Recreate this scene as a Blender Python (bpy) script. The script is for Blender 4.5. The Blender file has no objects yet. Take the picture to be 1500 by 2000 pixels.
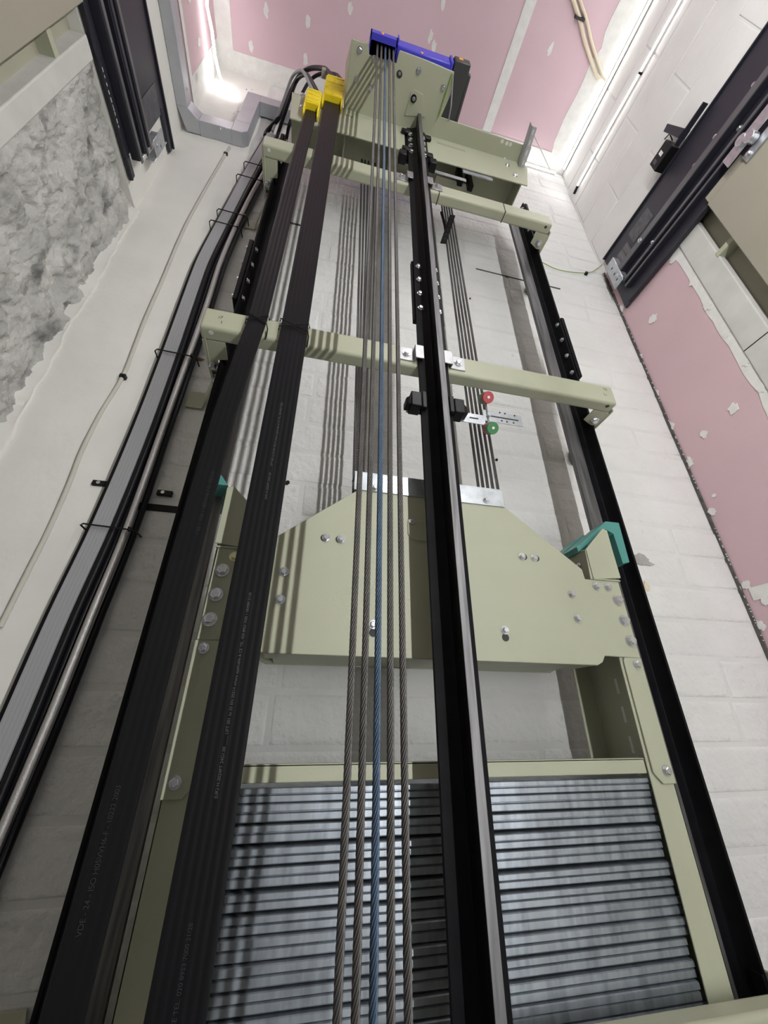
import bpy, bmesh, math, random
from mathutils import Vector, Matrix, noise
random.seed(7)
sc = bpy.context.scene
COL = sc.collection
H = 1.6                      # camera height above the floor; all coordinates below are relative to the camera
# ------------------------------------------------------------------ camera
F_PX = 760.0
PITCH, YAW, ROLL = [math.radians(a) for a in (27.75, 12.6, 0.38)]
fw = Vector((math.sin(YAW)*math.cos(PITCH), math.cos(YAW)*math.cos(PITCH), math.sin(PITCH)))
rt0 = Vector((math.cos(YAW), -math.sin(YAW), 0))
up0 = rt0.cross(fw)
rt = math.cos(ROLL)*rt0 + math.sin(ROLL)*up0
up = -math.sin(ROLL)*rt0 + math.cos(ROLL)*up0
cam_d = bpy.data.cameras.new('camera'); cam = bpy.data.objects.new('camera', cam_d); COL.objects.link(cam)
cam_d.sensor_fit = 'HORIZONTAL'; cam_d.sensor_width = 36.0; cam_d.lens = 36.0*F_PX/1500.0
cam_d.clip_start = 0.02; cam_d.clip_end = 50
m3 = Matrix((rt, up, -fw)).transposed()
cam.matrix_world = Matrix.Translation((0, 0, H)) @ m3.to_4x4()
sc.camera = cam
# ------------------------------------------------------------------ world, exposure
w = bpy.data.worlds.new('world'); sc.world = w; w.use_nodes = True
w.node_tree.nodes['Background'].inputs[0].default_value = (0.9, 0.92, 1.0, 1)
w.node_tree.nodes['Background'].inputs[1].default_value = 0.0
sc.view_settings.view_transform = 'Standard'
try: sc.view_settings.look = 'None'
except Exception: pass
sc.view_settings.gamma = 1.0
sc.view_settings.use_curve_mapping = False
sc.view_settings.exposure = 0.2
LED_MAIN = 150.0     # vertical LED strip behind the camera
LED_CEIL = 40.0      # LED strips along the ceiling
# ------------------------------------------------------------------ room constants (camera relative, metres)
D = 1.06             # rear face of the block wall the machinery hangs on
XL, XR, ZC, ZF, YB = -0.83, 1.56, 3.53, -1.6, -1.25

def ray(u, v):
    return rt*((u-750)/F_PX) - up*((v-1000)/F_PX) + fw
def P(u, v, X=None, Y=None, Z=None):
    d = ray(u, v)
    if Y is not None: k = Y/d.y
    elif X is not None: k = X/d.x
    else: k = Z/d.z
    return d*k
# ------------------------------------------------------------------ materials
MATS = {}
def mat(name, col, rough=0.5, metal=0.0, var=0.0, vscale=6.0, bump=0.0, bscale=60.0, spec=0.5, emit=None, col2=None, c2scale=4.0, c2lo=0.5, c2hi=0.62, stretch=None, bump2=0.0, b2scale=10.0, coat=0.0):
    if name in MATS: return MATS[name]
    m = bpy.data.materials.new(name); m.use_nodes = True; MATS[name] = m
    nt = m.node_tree; b = nt.nodes['Principled BSDF']
    b.inputs['Base Color'].default_value = (*col, 1); b.inputs['Roughness'].default_value = rough
    b.inputs['Metallic'].default_value = metal; b.inputs['Specular IOR Level'].default_value = spec
    if coat: b.inputs['Coat Weight'].default_value = coat
    L = nt.links.new
    geo = nt.nodes.new('ShaderNodeNewGeometry'); src = geo.outputs['Position']
    if stretch:
        vm = nt.nodes.new('ShaderNodeVectorMath'); vm.operation = 'MULTIPLY'; vm.inputs[1].default_value = stretch
        L(src, vm.inputs[0]); src = vm.outputs[0]
    def nz(scale, detail=4):
        n = nt.nodes.new('ShaderNodeTexNoise'); n.inputs['Scale'].default_value = scale; n.inputs['Detail'].default_value = detail
        L(src, n.inputs['Vector']); return n.outputs['Fac']
    cur = None
    if var > 0:
        r = nt.nodes.new('ShaderNodeMapRange'); L(nz(vscale), r.inputs[0])
        r.inputs[1].default_value = 0.3; r.inputs[2].default_value = 0.7
        r.inputs[3].default_value = 1-var; r.inputs[4].default_value = 1+var*0.5
        mx = nt.nodes.new('ShaderNodeMix'); mx.data_type = 'RGBA'; mx.blend_type = 'MULTIPLY'; mx.inputs[0].default_value = 1
        mx.inputs[6].default_value = (*col, 1); L(r.outputs[0], mx.inputs[7]); cur = mx.outputs[2]
    if col2 is not None:
        r = nt.nodes.new('ShaderNodeMapRange'); L(nz(c2scale, 6), r.inputs[0])
        r.inputs[1].default_value = c2lo; r.inputs[2].default_value = c2hi
        mx = nt.nodes.new('ShaderNodeMix'); mx.data_type = 'RGBA'
        L(r.outputs[0], mx.inputs[0])
        if cur is not None: L(cur, mx.inputs[6])
        else: mx.inputs[6].default_value = (*col, 1)
        mx.inputs[7].default_value = (*col2, 1); cur = mx.outputs[2]
    if cur is not None: L(cur, b.inputs['Base Color'])
    if bump > 0:
        bp = nt.nodes.new('ShaderNodeBump'); bp.inputs['Strength'].default_value = 1.0; bp.inputs['Distance'].default_value = bump
        L(nz(bscale, 6), bp.inputs['Height']); last = bp
        if bump2 > 0:
            b2 = nt.nodes.new('ShaderNodeBump'); b2.inputs['Strength'].default_value = 1.0; b2.inputs['Distance'].default_value = bump2
            L(nz(b2scale, 3), b2.inputs['Height']); L(bp.outputs[0], b2.inputs['Normal']); last = b2
        L(last.outputs[0], b.inputs['Normal'])
    if emit:
        b.inputs['Emission Color'].default_value = (*emit[0], 1); b.inputs['Emission Strength'].default_value = emit[1]
    return m
mat('white_block', (.745,.74,.725), .75, var=.06, vscale=5, bump=.006, bscale=48, spec=.25, col2=(.52,.51,.495), c2scale=16, c2lo=.68, c2hi=.80, bump2=.009, b2scale=15)
mat('white_block_smooth', (.735,.725,.705), .75, var=.06, vscale=5, bump=.0015, bscale=55, spec=.25, bump2=.003, b2scale=12)
mat('white_plaster', (.755,.74,.70), .8, var=.07, vscale=4, bump=.0012, bscale=30, spec=.2, bump2=.004, b2scale=7)
mat('white_jamb', (.58,.57,.54), .7, var=.12, vscale=8, bump=.0008, bscale=50, spec=.3)
mat('mortar', (.71,.705,.69), .85, var=.06, bump=.001, bscale=70, spec=.2)
mat('open_joint', (.03,.028,.026), .95, spec=.1)
mat('rough_concrete', (.50,.49,.465), .9, var=.30, vscale=11, bump=.007, bscale=70, spec=.2, col2=(.15,.15,.147), c2scale=15, c2lo=.56, c2hi=.74, bump2=.010, b2scale=24, stretch=(1,1,.7))
mat('pink_board', (.61,.435,.462), .8, var=.05, vscale=3, bump=.0003, bscale=80, spec=.25)
mat('pink_ceiling', (.63,.465,.51), .8, var=.05, vscale=3, bump=.0003, bscale=80, spec=.25)
mat('filler', (.74,.73,.70), .8, var=.08, vscale=25, bump=.001, bscale=60, spec=.2)
mat('beige', (.425,.432,.322), .45, var=.04, vscale=7, bump=.0002, bscale=160, spec=.4, col2=(.385,.39,.29), c2scale=5, c2lo=.62, c2hi=.72)
mat('door_beige', (.34,.315,.255), .5, var=.04, vscale=5, spec=.35)
mat('olive', (.36,.345,.27), .55, var=.06, spec=.3)
mat('rail_black', (.0075,.0075,.009), .45, var=.3, vscale=20, bump=.0002, bscale=200, spec=.09)
mat('rail_steel', (.18,.175,.18), .52, metal=.7, var=.5, vscale=90, stretch=(1,1,.06))
mat('cable_black', (.0055,.0055,.007), .40, spec=.24, bump=.0002, bscale=120)
mat('cable_grey', (.33,.33,.34), .5, spec=.4)
mat('conduit_silver', (.42,.40,.39), .4, metal=.6, bump=.001, bscale=400)
mat('cable_cream', (.70,.62,.47), .5)
mat('wire_pale', (.53,.51,.45), .6)
mat('wire_green', (.26,.38,.10), .5)
mat('black_plastic', (.007,.007,.008), .4, spec=.25)
mat('header_black', (.022,.022,.032), .42, var=.12, vscale=4, spec=.5)
mat('header_track', (.16,.155,.165), .35, metal=.5, var=.15)
mat('galv', (.56,.585,.62), .38, metal=.75, var=.14, vscale=26, col2=(.40,.42,.45), c2scale=30, c2lo=.5, c2hi=.7)
mat('galv_weight', (.385,.42,.465), .42, metal=.8, var=.35, vscale=60, col2=(.28,.29,.30), c2scale=30, c2lo=.58, c2hi=.80, stretch=(1,1,.25))
mat('galv_trunk', (.50,.51,.54), .45, metal=.45, var=.08, vscale=12)
mat('zinc', (.68,.69,.72), .27, metal=.9, var=.2, vscale=60)
mat('zinc_clip', (.44,.44,.45), .42, metal=.8, var=.15, vscale=40)
mat('zinc_yellow', (.72,.66,.42), .3, metal=.9)
mat('rope_steel', (.11,.104,.10), .45, metal=.6, var=.2, vscale=40)
mat('rope_blue', (.075,.115,.175), .45, metal=.5, var=.2, vscale=40)
mat('blue_paint', (.055,.05,.52), .4, spec=.5)
mat('orange_mark', (.85,.36,.03), .5)
mat('yellow_plastic', (.86,.66,.02), .45, spec=.4)
mat('teal_plastic', (.075,.27,.245), .4, spec=.5)
mat('red_magnet', (.42,.035,.045), .4)
mat('green_magnet', (.04,.21,.06), .4)
mat('grey_box', (.045,.045,.048), .5, var=.1)
mat('print_white', (.095,.095,.10), .7)
mat('print_dim', (.024,.024,.028), .7)
mat('mark_black', (.03,.03,.03), .7)
mat('sticker', (.075,.075,.085), .35, var=.5, vscale=40)
mat('rear_paint', (.16,.158,.155), .85, var=.1)
mat('floor_concrete', (.05,.05,.048), .85, var=.15)
mat('led', (.9,.9,.9), .5, emit=((.98,.985,.985), LED_CEIL))
mat('led_soft', (.9,.9,.9), .5, emit=((.98,.985,.985), 15.0))
mat('led_rope', (.9,.9,.9), .5, emit=((.98,.985,.985), 11.0))
mat('led_main', (.9,.9,.9), .5, emit=((.975,.985,.98), LED_MAIN))
mat('gap_grey', (.10,.095,.09), .95, var=.4, vscale=40)
mat('rust', (.30,.17,.08), .9, var=.3, vscale=60)
# ------------------------------------------------------------------ mesh builder
WL = {}
class MB:
    def __init__(s): s.v = []; s.f = []
    def add(s, vs, fs):
        n = len(s.v); s.v += [Vector(p) for p in vs]; s.f += [tuple(i+n for i in f) for f in fs]; return s
    def box(s, x0, x1, y0, y1, z0, z1):
        x0, x1 = min(x0, x1), max(x0, x1); y0, y1 = min(y0, y1), max(y0, y1); z0, z1 = min(z0, z1), max(z0, z1)
        return s.add([(x0,y0,z0),(x1,y0,z0),(x1,y1,z0),(x0,y1,z0),(x0,y0,z1),(x1,y0,z1),(x1,y1,z1),(x0,y1,z1)],
                     [(0,3,2,1),(4,5,6,7),(0,1,5,4),(1,2,6,5),(2,3,7,6),(3,0,4,7)])
    def prism(s, poly, vec):
        poly = [Vector(p) for p in poly]; vec = Vector(vec); n = len(poly)
        nrm = Vector((0,0,0))
        for i in range(n): nrm += poly[i].cross(poly[(i+1) % n])
        if nrm.dot(vec) > 0: poly = poly[::-1]
        vs = poly + [p+vec for p in poly]
        fs = [tuple(range(n)), tuple(range(2*n-1, n-1, -1))]
        fs += [(i, i+n, (i+1) % n+n, (i+1) % n) for i in range(n)]
        return s.add(vs, fs)
    def cyl(s, a, b, r, n=16, r2=None):
        a, b = Vector(a), Vector(b); d = (b-a).normalized(); r2 = r if r2 is None else r2
        t = d.orthogonal().normalized(); q = d.cross(t)
        vs = [a+(t*math.cos(2*math.pi*i/n)+q*math.sin(2*math.pi*i/n))*r for i in range(n)]
        vs += [b+(t*math.cos(2*math.pi*i/n)+q*math.sin(2*math.pi*i/n))*r2 for i in range(n)]
        fs = [(i, (i+1) % n, (i+1) % n+n, i+n) for i in range(n)]
        fs += [tuple(range(n-1, -1, -1)), tuple(range(n, 2*n))]
        return s.add(vs, fs)
    def tube(s, path, r, n=8):
        path = [Vector(p) for p in path]; m = len(path); vs = []; fs = []
        t = None
        for i, p in enumerate(path):
            d = (path[min(i+1, m-1)]-path[max(i-1, 0)]).normalized()
            t = d.orthogonal().normalized() if t is None else (t-d*t.dot(d)).normalized()
            q = d.cross(t)
            vs += [p+(t*math.cos(2*math.pi*k/n)+q*math.sin(2*math.pi*k/n))*r for k in range(n)]
        for i in range(m-1):
            for k in range(n):
                fs.append((i*n+k, i*n+(k+1) % n, (i+1)*n+(k+1) % n, (i+1)*n+k))
        fs += [tuple(range(n-1, -1, -1)), tuple(range((m-1)*n, m*n))]
        return s.add(vs, fs)
    def sweep(s, prof, path, side=(1,0,0), nrm=(0,-1,0)):
        """profile (a along side, b along nrm) swept along the path"""
        side, nrm = Vector(side), Vector(nrm); n = len(prof); m = len(path); vs = []; fs = []
        for p in path:
            vs += [Vector(p)+side*a+nrm*b for a, b in prof]
        for i in range(m-1):
            for k in range(n):
                fs.append((i*n+k, i*n+(k+1) % n, (i+1)*n+(k+1) % n, (i+1)*n+k))
        fs += [tuple(range(n-1, -1, -1)), tuple(range((m-1)*n, m*n))]
        return s.add(vs, fs)
    def build(s, name, material, parent=None, bevel=0.0, seg=2, smooth=False, fixn=True):
        lo = Vector([min(p[i] for p in s.v) for i in range(3)]); hi = Vector([max(p[i] for p in s.v) for i in range(3)])
        o0 = Vector(((lo.x+hi.x)/2, (lo.y+hi.y)/2, lo.z))
        me = bpy.data.meshes.new(name); me.from_pydata([p-o0 for p in s.v], [], s.f); me.update()
        if fixn:
            bm = bmesh.new(); bm.from_mesh(me); bmesh.ops.recalc_face_normals(bm, faces=bm.faces[:]); bm.to_mesh(me); bm.free()
        me.materials.append(MATS[material])
        o = bpy.data.objects.new(name, me); COL.objects.link(o)
        wl = o0+Vector((0,0,H)); WL[o] = wl
        place(o, wl, parent)
        if bevel:
            md = o.modifiers.new('bevel', 'BEVEL'); md.width = bevel; md.segments = seg; md.limit_method = 'ANGLE'; md.angle_limit = math.radians(40)
        if smooth or bevel:
            for p in me.polygons: p.use_smooth = True
            if not smooth or True:
                try: me.set_sharp_from_angle(angle=math.radians(40))
                except Exception: pass
        return o
def place(o, wl, parent):
    WL[o] = wl
    if parent is not None:
        o.parent = parent; o.location = wl-WL[parent]
    else: o.location = wl
def tag(o, label, cat, group=None):
    o['label'] = label; o['category'] = cat
    if group: o['group'] = group
    return o
def struct(o): o['kind'] = 'structure'; return o
def thing(name, label, cat, loc, group=None):
    o = bpy.data.objects.new(name, None); o.empty_display_size = .05; COL.objects.link(o)
    place(o, Vector(loc)+Vector((0,0,H)), None); tag(o, label, cat, group); return o
def inst(mesh, name, pos, parent, rot=None, scale=None, m=None):
    o = bpy.data.objects.new(name, mesh); COL.objects.link(o)
    place(o, Vector(pos)+Vector((0,0,H)), parent)
    if rot is not None: o.rotation_mode = 'QUATERNION'; o.rotation_quaternion = rot
    if scale is not None: o.scale = scale if hasattr(scale, '__len__') else (scale,)*3
    if m: o.material_slots[0].link = 'OBJECT'; o.material_slots[0].material = MATS[m]
    return o
def raw_mesh(mb, name, material, smooth=False):
    me = bpy.data.meshes.new(name); me.from_pydata(mb.v, [], mb.f); me.update(); me.materials.append(MATS[material])
    bm = bmesh.new(); bm.from_mesh(me); bmesh.ops.recalc_face_normals(bm, faces=bm.faces[:]); bm.to_mesh(me); bm.free()
    if smooth:
        for p in me.polygons: p.use_smooth = True
        try: me.set_sharp_from_angle(angle=math.radians(40))
        except Exception: pass
    return me
# hex bolt with washer, axis +Z, unit = metres for scale 1 (M12)
def bolt_mesh():
    b = MB(); b.cyl((0,0,0), (0,0,.0026), .012, 20)
    b.cyl((0,0,.0026), (0,0,.0088), .0090, 6); b.cyl((0,0,.0088), (0,0,.0100), .0086, 6, .0070)
    return raw_mesh(b, 'bolt', 'zinc')
def stud_mesh():
    b = MB(); b.cyl((0,0,0), (0,0,.004), .011, 16, .009); b.cyl((0,0,.004), (0,0,.007), .009, 16, .004)
    return raw_mesh(b, 'rivet', 'zinc')
BOLT = bolt_mesh(); RIVET = stud_mesh()
def bolt(parent, pos, n=(0,-1,0), s=1.0, mesh=None, name='bolt', m=None):
    q = Vector((0,0,1)).rotation_difference(Vector(n)) @ Matrix.Rotation(random.uniform(0, 1), 3, 'Z').to_quaternion()
    return inst(mesh or BOLT, name, pos, parent, q, s, m)
def blob(c, rx, rz, t, axis='x', n=14, jag=.25):
    """irregular dab of filler lying on a plane; axis is the plane's normal, t its (signed) thickness"""
    pts = []
    for i in range(n):
        a = 2*math.pi*i/n; k = 1+random.uniform(-jag, jag)
        du, dv = math.cos(a)*rx*k, math.sin(a)*rz*k
        pts.append(c+(Vector((0,du,dv)) if axis == 'x' else Vector((du,dv,0)) if axis == 'z' else Vector((du,0,dv))))
    vec = {'x': (t,0,0), 'y': (0,t,0), 'z': (0,0,t)}[axis]
    return MB().prism(pts, vec)
def text_mesh(name, body, size, material, pos, ux, uy, parent):
    cu = bpy.data.curves.new(name, 'FONT'); cu.body = body; cu.size = size
    t = bpy.data.objects.new(name+'_tmp', cu); COL.objects.link(t)
    bpy.context.view_layer.update()
    me = bpy.data.meshes.new_from_object(t.evaluated_get(bpy.context.evaluated_depsgraph_get()))
    bpy.data.objects.remove(t); bpy.data.curves.remove(cu)
    ux, uy = Vector(ux).normalized(), Vector(uy).normalized(); uz = ux.cross(uy)
    R = Matrix((ux, uy, uz)).transposed()
    for v in me.vertices: v.co = R @ v.co
    me.materials.clear(); me.materials.append(MATS[material]); me.name = name
    o = bpy.data.objects.new(name, me); COL.objects.link(o); place(o, Vector(pos)+Vector((0,0,H)), parent)
    return o
# ================================================================== SETTING
# ---- block wall (back)
wb = struct(MB().box(XL-.10, XR+.10, D+.003, D+.16, ZF, ZC+.1).build('wall_back', 'mortar'))
CH = .1182; BL = .455; GAP = .009
def block_mesh(L, h, t=.02, bv=.0055):
    b = MB(); rings = [(0, 0), (bv*.4, -t+.0032), (bv*1.1, -t+.0010), (bv*2.2, -t), (bv*3.4, -t)]
    for e, y in rings:
        x, z = L/2-e, h/2-e; b.v += [Vector((-x,y,-z)), Vector((x,y,-z)), Vector((x,y,z)), Vector((-x,y,z))]
    for k in range(4):
        for i in range(4): b.f.append((4*k+i, 4*k+(i+1) % 4, 4*k+4+(i+1) % 4, 4*k+4+i))
    b.f += [(16,17,18,19), (3,2,1,0)]
    return b
BLK = raw_mesh(block_mesh(BL-GAP, CH-GAP), 'block', 'white_block', True)
z0 = P(520, 1350, Y=D).z          # a bed joint seen under the counterweight
nb = 0
for r in range(-6, 30):
    zb = z0+r*CH
    if zb > ZC-.01: continue
    off = P(545, 1330, Y=D).x+(0 if r % 2 == 0 else -.012)+(BL/2 if ((r+1)//2) % 2 else 0)
    x = off-math.ceil((off+.56)/BL)*BL
    while x < XR:
        xa, xb = max(x, -.50), min(x+BL, XR)
        if xb-xa > .03:
            hh = min(zb+CH, ZC)-zb
            inst(BLK, 'block', ((xa+xb)/2, D+.02+random.uniform(-.0012, .0018), zb+hh/2), wb, scale=((xb-xa-GAP)/(BL-GAP), 1, (hh-GAP)/(CH-GAP))); nb += 1
        x += BL
# smooth rendered pier on the left of the block wall
pm = MB()
ny, nz_ = 22, 170
for j in range(nz_+1):
    for i in range(ny+1):
        xx = XL-.02+(i/ny)*(.355); zz = ZF+(ZC-ZF)*j/nz_
        e = .0 if i < ny else .014
        edge = .012*noise.noise((0, zz*5, 3)) if i >= ny-1 else 0
        yy = D-.006+.005*noise.noise((xx*4, 0, zz*4))+.0025*noise.noise((xx*14, 5, zz*14))+e
        pm.v.append(Vector((xx+edge, yy, zz)))
for j in range(nz_):
    for i in range(ny):
        a = j*(ny+1)+i; pm.f.append((a, a+1, a+ny+2, a+ny+1))
pm.build('render_coat', 'white_plaster', wb, smooth=True, fixn=False)
# raked-out open joints in the block wall
def slot(u0, v0, u1, v1, h, m='open_joint'):
    a, b = P(u0, v0, Y=D), P(u1, v1, Y=D); z = (a.z+b.z)/2
    MB().box(a.x, b.x, D-.0025, D+.003, z-h/2, z+h/2).build('open_joint', m, wb)
slot(165, 978, 348, 996, .020); slot(535, 428, 592, 441, .007, 'gap_grey'); slot(930, 528, 1025, 546, .006, 'gap_grey'); slot(1060, 556, 1094, 565, .007, 'gap_grey')
for (u, v, s) in ((562, 942, .006), (752, 1303, .003), (560, 945, .004), (970, 898, .005), (918, 583, .004)):
    c = P(u, v, Y=D); MB().cyl((c.x, D-.0022, c.z), (c.x, D+.003, c.z), s, 10).build('drill_hole', 'open_joint', wb)
c = P(1252, 1095, Y=D)
blob(c+Vector((.0,-.002,0)), .045, .022, .004, 'y', 16, .35).build('broken_patch', 'rough_concrete', wb)
c = P(1263, 1145, Y=D); blob(c+Vector((0,-.0025,0)), .010, .016, .004, 'y', 10, .3).build('foam_patch', 'cable_cream', wb)
c = P(389, 703, Y=D); blob(c+Vector((0,-.004,0)), .018, .006, .004, 'y', 10, .3).build('rust_patch', 'rust', wb)
# ---- right wall
wr = struct(MB().box(XR+.004, XR+.2, YB, D+.1, 2.30, ZC+.1).build('wall_right', 'mortar'))
RH = .2250; RBL = .46
RBLK = raw_mesh(block_mesh(RBL-.004, RH-.004, .02, .0025), 'block', 'white_block_smooth', True)
qz = Matrix.Rotation(-math.pi/2, 3, 'Z').to_quaternion()
for r in range(6):
    zb = 2.30+r*RH-.10
    y = D-RBL*(1 if r % 2 else .5)
    while y > YB-.3:
        ya, yb = max(y, YB), min(y+RBL, D); za, zb2 = max(zb, 2.30), min(zb+RH, ZC)
        if yb-ya > .03 and zb2-za > .02:
            inst(RBLK, 'block', (XR+.02+random.uniform(-.001, .001), (ya+yb)/2, (za+zb2)/2), wr, qz, ((yb-ya-.004)/(RBL-.004), 1, (zb2-za-.004)/(RH-.004)))
        y -= RBL
    
# first course sticking out beyond D is trimmed by the block wall
pinkr = struct(MB().box(XR, XR+.1, .68, D+.02, ZF, 2.305).build('wall_right_board', 'pink_board'))
def dab(u, v, X, rx, rz): blob(P(u, v, X=X)+Vector((-.0005,0,0)), rx, rz, -.0035 if X > 0 else .0035, 'x', 16, .3).build('filler_dab', 'filler', pinkr)
for u, v, a, b in ((1276,622,.022,.024),(1316,505,.02,.02),(1231,658,.008,.016),(1251,697,.010,.018),(1283,768,.012,.018),(1312,831,.012,.02),(1348,902,.012,.022),(1391,999,.014,.02),
                   (1433,798,.018,.02),(1376,847,.014,.018),(1457,1143,.014,.016),(1496,1172,.014,.016),(1487,1222,.012,.016),(1396,968,.008,.006),(1215,603,.02,.02)):
    dab(u, v, XR, a, b)
# ragged edge of filler running down beside the right jamb, horizontal board joint
pts = []
nn = 70
for i in range(nn+1):
    z = ZF+(1.97-ZF)*i/nn
    pts.append(Vector((XR-.002, .735+.012*noise.noise((0, z*9, 1))+.006*noise.noise((0, z*31, 4)), z)))
MB().prism(pts+[Vector((XR-.002, .64, 1.97)), Vector((XR-.002, .64, ZF))], (.004,0,0)).build('filler_edge', 'filler', pinkr)
for u, v in ((1354,552),(1382,598),(1418,650),(1456,706),(1487,756)): dab(u, v, XR, .014, .022)
c = P(1480, 1158, X=XR); MB().box(XR-.003, XR+.002, .70, D-.03, c.z-.022, c.z+.022).build('joint_tape', 'filler', pinkr)
# right jamb (white, painted), door frame return and landing door panels
jr = struct(MB().box(XR-.007, XR+.06, .605, .70, ZF, 1.975).build('trim_1', 'white_jamb', bevel=.004))
MB().box(XR-.0085, XR-.005, .607, .698, 1.235, 1.2385).build('hairline_joint', 'open_joint', jr)
d2 = struct(MB().box(XR+.035, XR+.055, -.75, .62, ZF, 2.02).build('door_2', 'olive'))
MB().box(XR-.035, XR+.015, -.02, .535, ZF+.02, 1.945).build('door_panel', 'door_beige', d2, bevel=.003)
MB().box(XR-.035, XR+.015, -.62, -.026, ZF+.02, 1.985).build('door_panel', 'door_beige', d2, bevel=.003)
MB().box(XR-.030, XR-.002, .38, .53, 1.945, 1.99).build('hanger_plate', 'door_beige', d2)
c = P(1415, 502, X=XR+.03); MB().box(XR-.01, XR+.036, .535, .61, c.z-.012, c.z+.012).build('spacer_bar', 'beige', d2)
MB().box(XR-.02, XR+.10, YB, -.75, ZF, 2.305).build('wall_right_pier', 'white_plaster')['kind'] = 'structure'
# shadow gap between block wall and right wall
tg = struct(MB().box(XR-.008, XR+.001, D-.008, D+.004, ZF, 2.32).build('trim_2', 'gap_grey'))
for i in range(110):
    z = random.uniform(-.1, 2.3)
    if i % 2: z = random.gauss(random.choice((.1,.35,.6,.9,1.2,1.5)), .05)
    if z > 2.3: continue
    b = MB().box(XR-.0075, XR-.0035, D-.0092, D-.007, z, z+random.uniform(.002, .006)); b.build('filler_fleck', 'filler', tg)
MB().box(XR-.006, XR+.001, D-.004, D+.002, 2.32, ZC-.1).build('trim_3', 'mortar')['kind'] = 'structure'
# ---- left wall: broken concrete, render above, pink board on top
wl = struct(MB().box(XL-.25, XL-.045, YB, D+.1, ZF, 1.85).build('wall_left', 'floor_concrete'))
rc = MB(); ny, nz_ = 90, 460
for j in range(nz_+1):
    for i in range(ny+1):
        yy = .60+(D+.01-.60)*i/ny; zz = ZF+(1.862-ZF)*j/nz_
        d = .020*noise.noise((1, yy*7, zz*5))+.014*noise.noise((4, yy*17, zz*13))+.007*noise.noise((7, yy*43, zz*37))+.005*noise.noise((9, yy*90, zz*80))-.006*abs(noise.noise((2, yy*24, zz*20)))
        hole = noise.noise((12, yy*15, zz*13)); d -= .035*max(0, hole-.33)*2
        if i > ny-7: d += .022*(i-ny+7)/7
        rc.v.append(Vector((XL-.012+d, yy, zz)))
for j in range(nz_):
    for i in range(ny):
        a = j*(ny+1)+i; rc.f.append((a, a+ny+1, a+ny+2, a+1))
rc.build('broken_concrete_face', 'rough_concrete', wl, smooth=True, fixn=False)
# ragged plaster lip in the corner
lp = MB(); nl = 240
for j in range(nl+1):
    z = ZF+(1.85-ZF)*j/nl
    wv = .016+.010*noise.noise((3, z*4, 0))+.008*noise.noise((3, z*17, 2))+.004*noise.noise((3, z*60, 2))
    dp = .014+.008*noise.noise((6, z*7, 0))+.005*noise.noise((6, z*40, 0))
    lp.v += [Vector((XL-.02, D-dp-.008, z)), Vector((XL+wv*.35, D-dp, z)), Vector((XL+wv*.9, D-.014, z)), Vector((XL+wv, D-.004, z)), Vector((XL-.02, D, z))]
for j in range(nl):
    for i in range(4): lp.f.append((j*5+i, j*5+i+1, j*5+6+i, j*5+5+i))
lp.build('plaster_lip', 'white_plaster', wl, smooth=True)
jl = struct(MB().box(XL-.06, XL+.010, .570, .625, ZF, 1.853).build('trim_4', 'white_jamb', bevel=.004))
d1 = struct(MB().box(XL-.055, XL-.035, -.75, .60, ZF, 1.853).build('door_1', 'olive'))
MB().box(XL-.015, XL+.035, -.02, .500, ZF+.02, 1.84).build('door_panel', 'door_beige', d1, bevel=.003)
MB().box(XL-.015, XL+.035, -.62, -.026, ZF+.02, 1.84).build('door_panel', 'door_beige', d1, bevel=.003)
c = P(104, 118, X=XL-.01); MB().box(XL-.036, XL+.005, .500, .572, c.z-.012, c.z+.012).build('spacer_bar', 'beige', d1)
MB().box(XL-.1, XL+.02, YB, -.75, ZF, 1.855).build('wall_left_pier', 'white_plaster')['kind'] = 'structure'
MB().box(XL-.2, XL, YB, D+.02, 1.855, 2.86).build('wall_left_render', 'white_plaster')['kind'] = 'structure'
plb = struct(MB().box(XL-.2, XL+.012, YB, D+.02, 2.86, ZC+.05).build('wall_left_board', 'pink_board'))
for y, z in ((.86, 3.12), (.95, 2.98), (.70, 3.05)): blob(Vector((XL+.0115, y, z)), .016, .03, .003, 'x', 14, .3).build('filler_dab', 'filler', plb)
MB().box(XL+.010, XL+.0145, YB, D-.01, 2.86, 2.90).build('joint_tape', 'filler', plb)
MB().box(XL+.010, XL+.0145, .93, D-.006, 2.90, ZC).build('joint_tape', 'filler', plb)
# ---- ceiling
ce = struct(MB().box(XL-.2, XR+.2, YB-.1, D+.2, ZC, ZC+.1).build('ceiling', 'pink_ceiling'))
def ctape(x0, x1, y0, y1): MB().box(x0, x1, y0, y1, ZC-.003, ZC+.001).build('joint_tape', 'filler', ce)
t1 = P(950, 255, Z=ZC); t2 = P(1033, 0, Z=ZC)
MB().prism([t1+Vector((-.03,.25,-.003)), t1+Vector((.03,.25,-.003)), Vector((t1.x+.03, YB, ZC-.003)), Vector((t1.x-.03, YB, ZC-.003))], (0,0,.004)).build('joint_tape', 'filler', ce)
ctape(XL, XR, D-.10, D+.01)
ctape(XL, XL+.10, YB, D-.10)
pts = []
for i in range(41):
    y = YB+(D-.1-YB)*i/40; pts.append(Vector((XR-.17+.012*noise.noise((y*7, 2, 0))+(.02 if (i % 9) == 4 else 0), y, ZC-.003)))
MB().prism(pts+[Vector((XR, D-.1, ZC-.003)), Vector((XR, YB, ZC-.003))], (0,0,.004)).build('joint_tape', 'filler', ce)
for u, v in ((684,18),(602,42),(597,117),(865,6),(847,90),(841,70),(1075,95),(490,90),(520,20)):
    c = P(u, v, Z=ZC)
    blob(c+Vector((0,0,.0005)), .013, .026, -.003, 'z', 14, .3).build('filler_dab', 'filler', ce)
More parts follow.
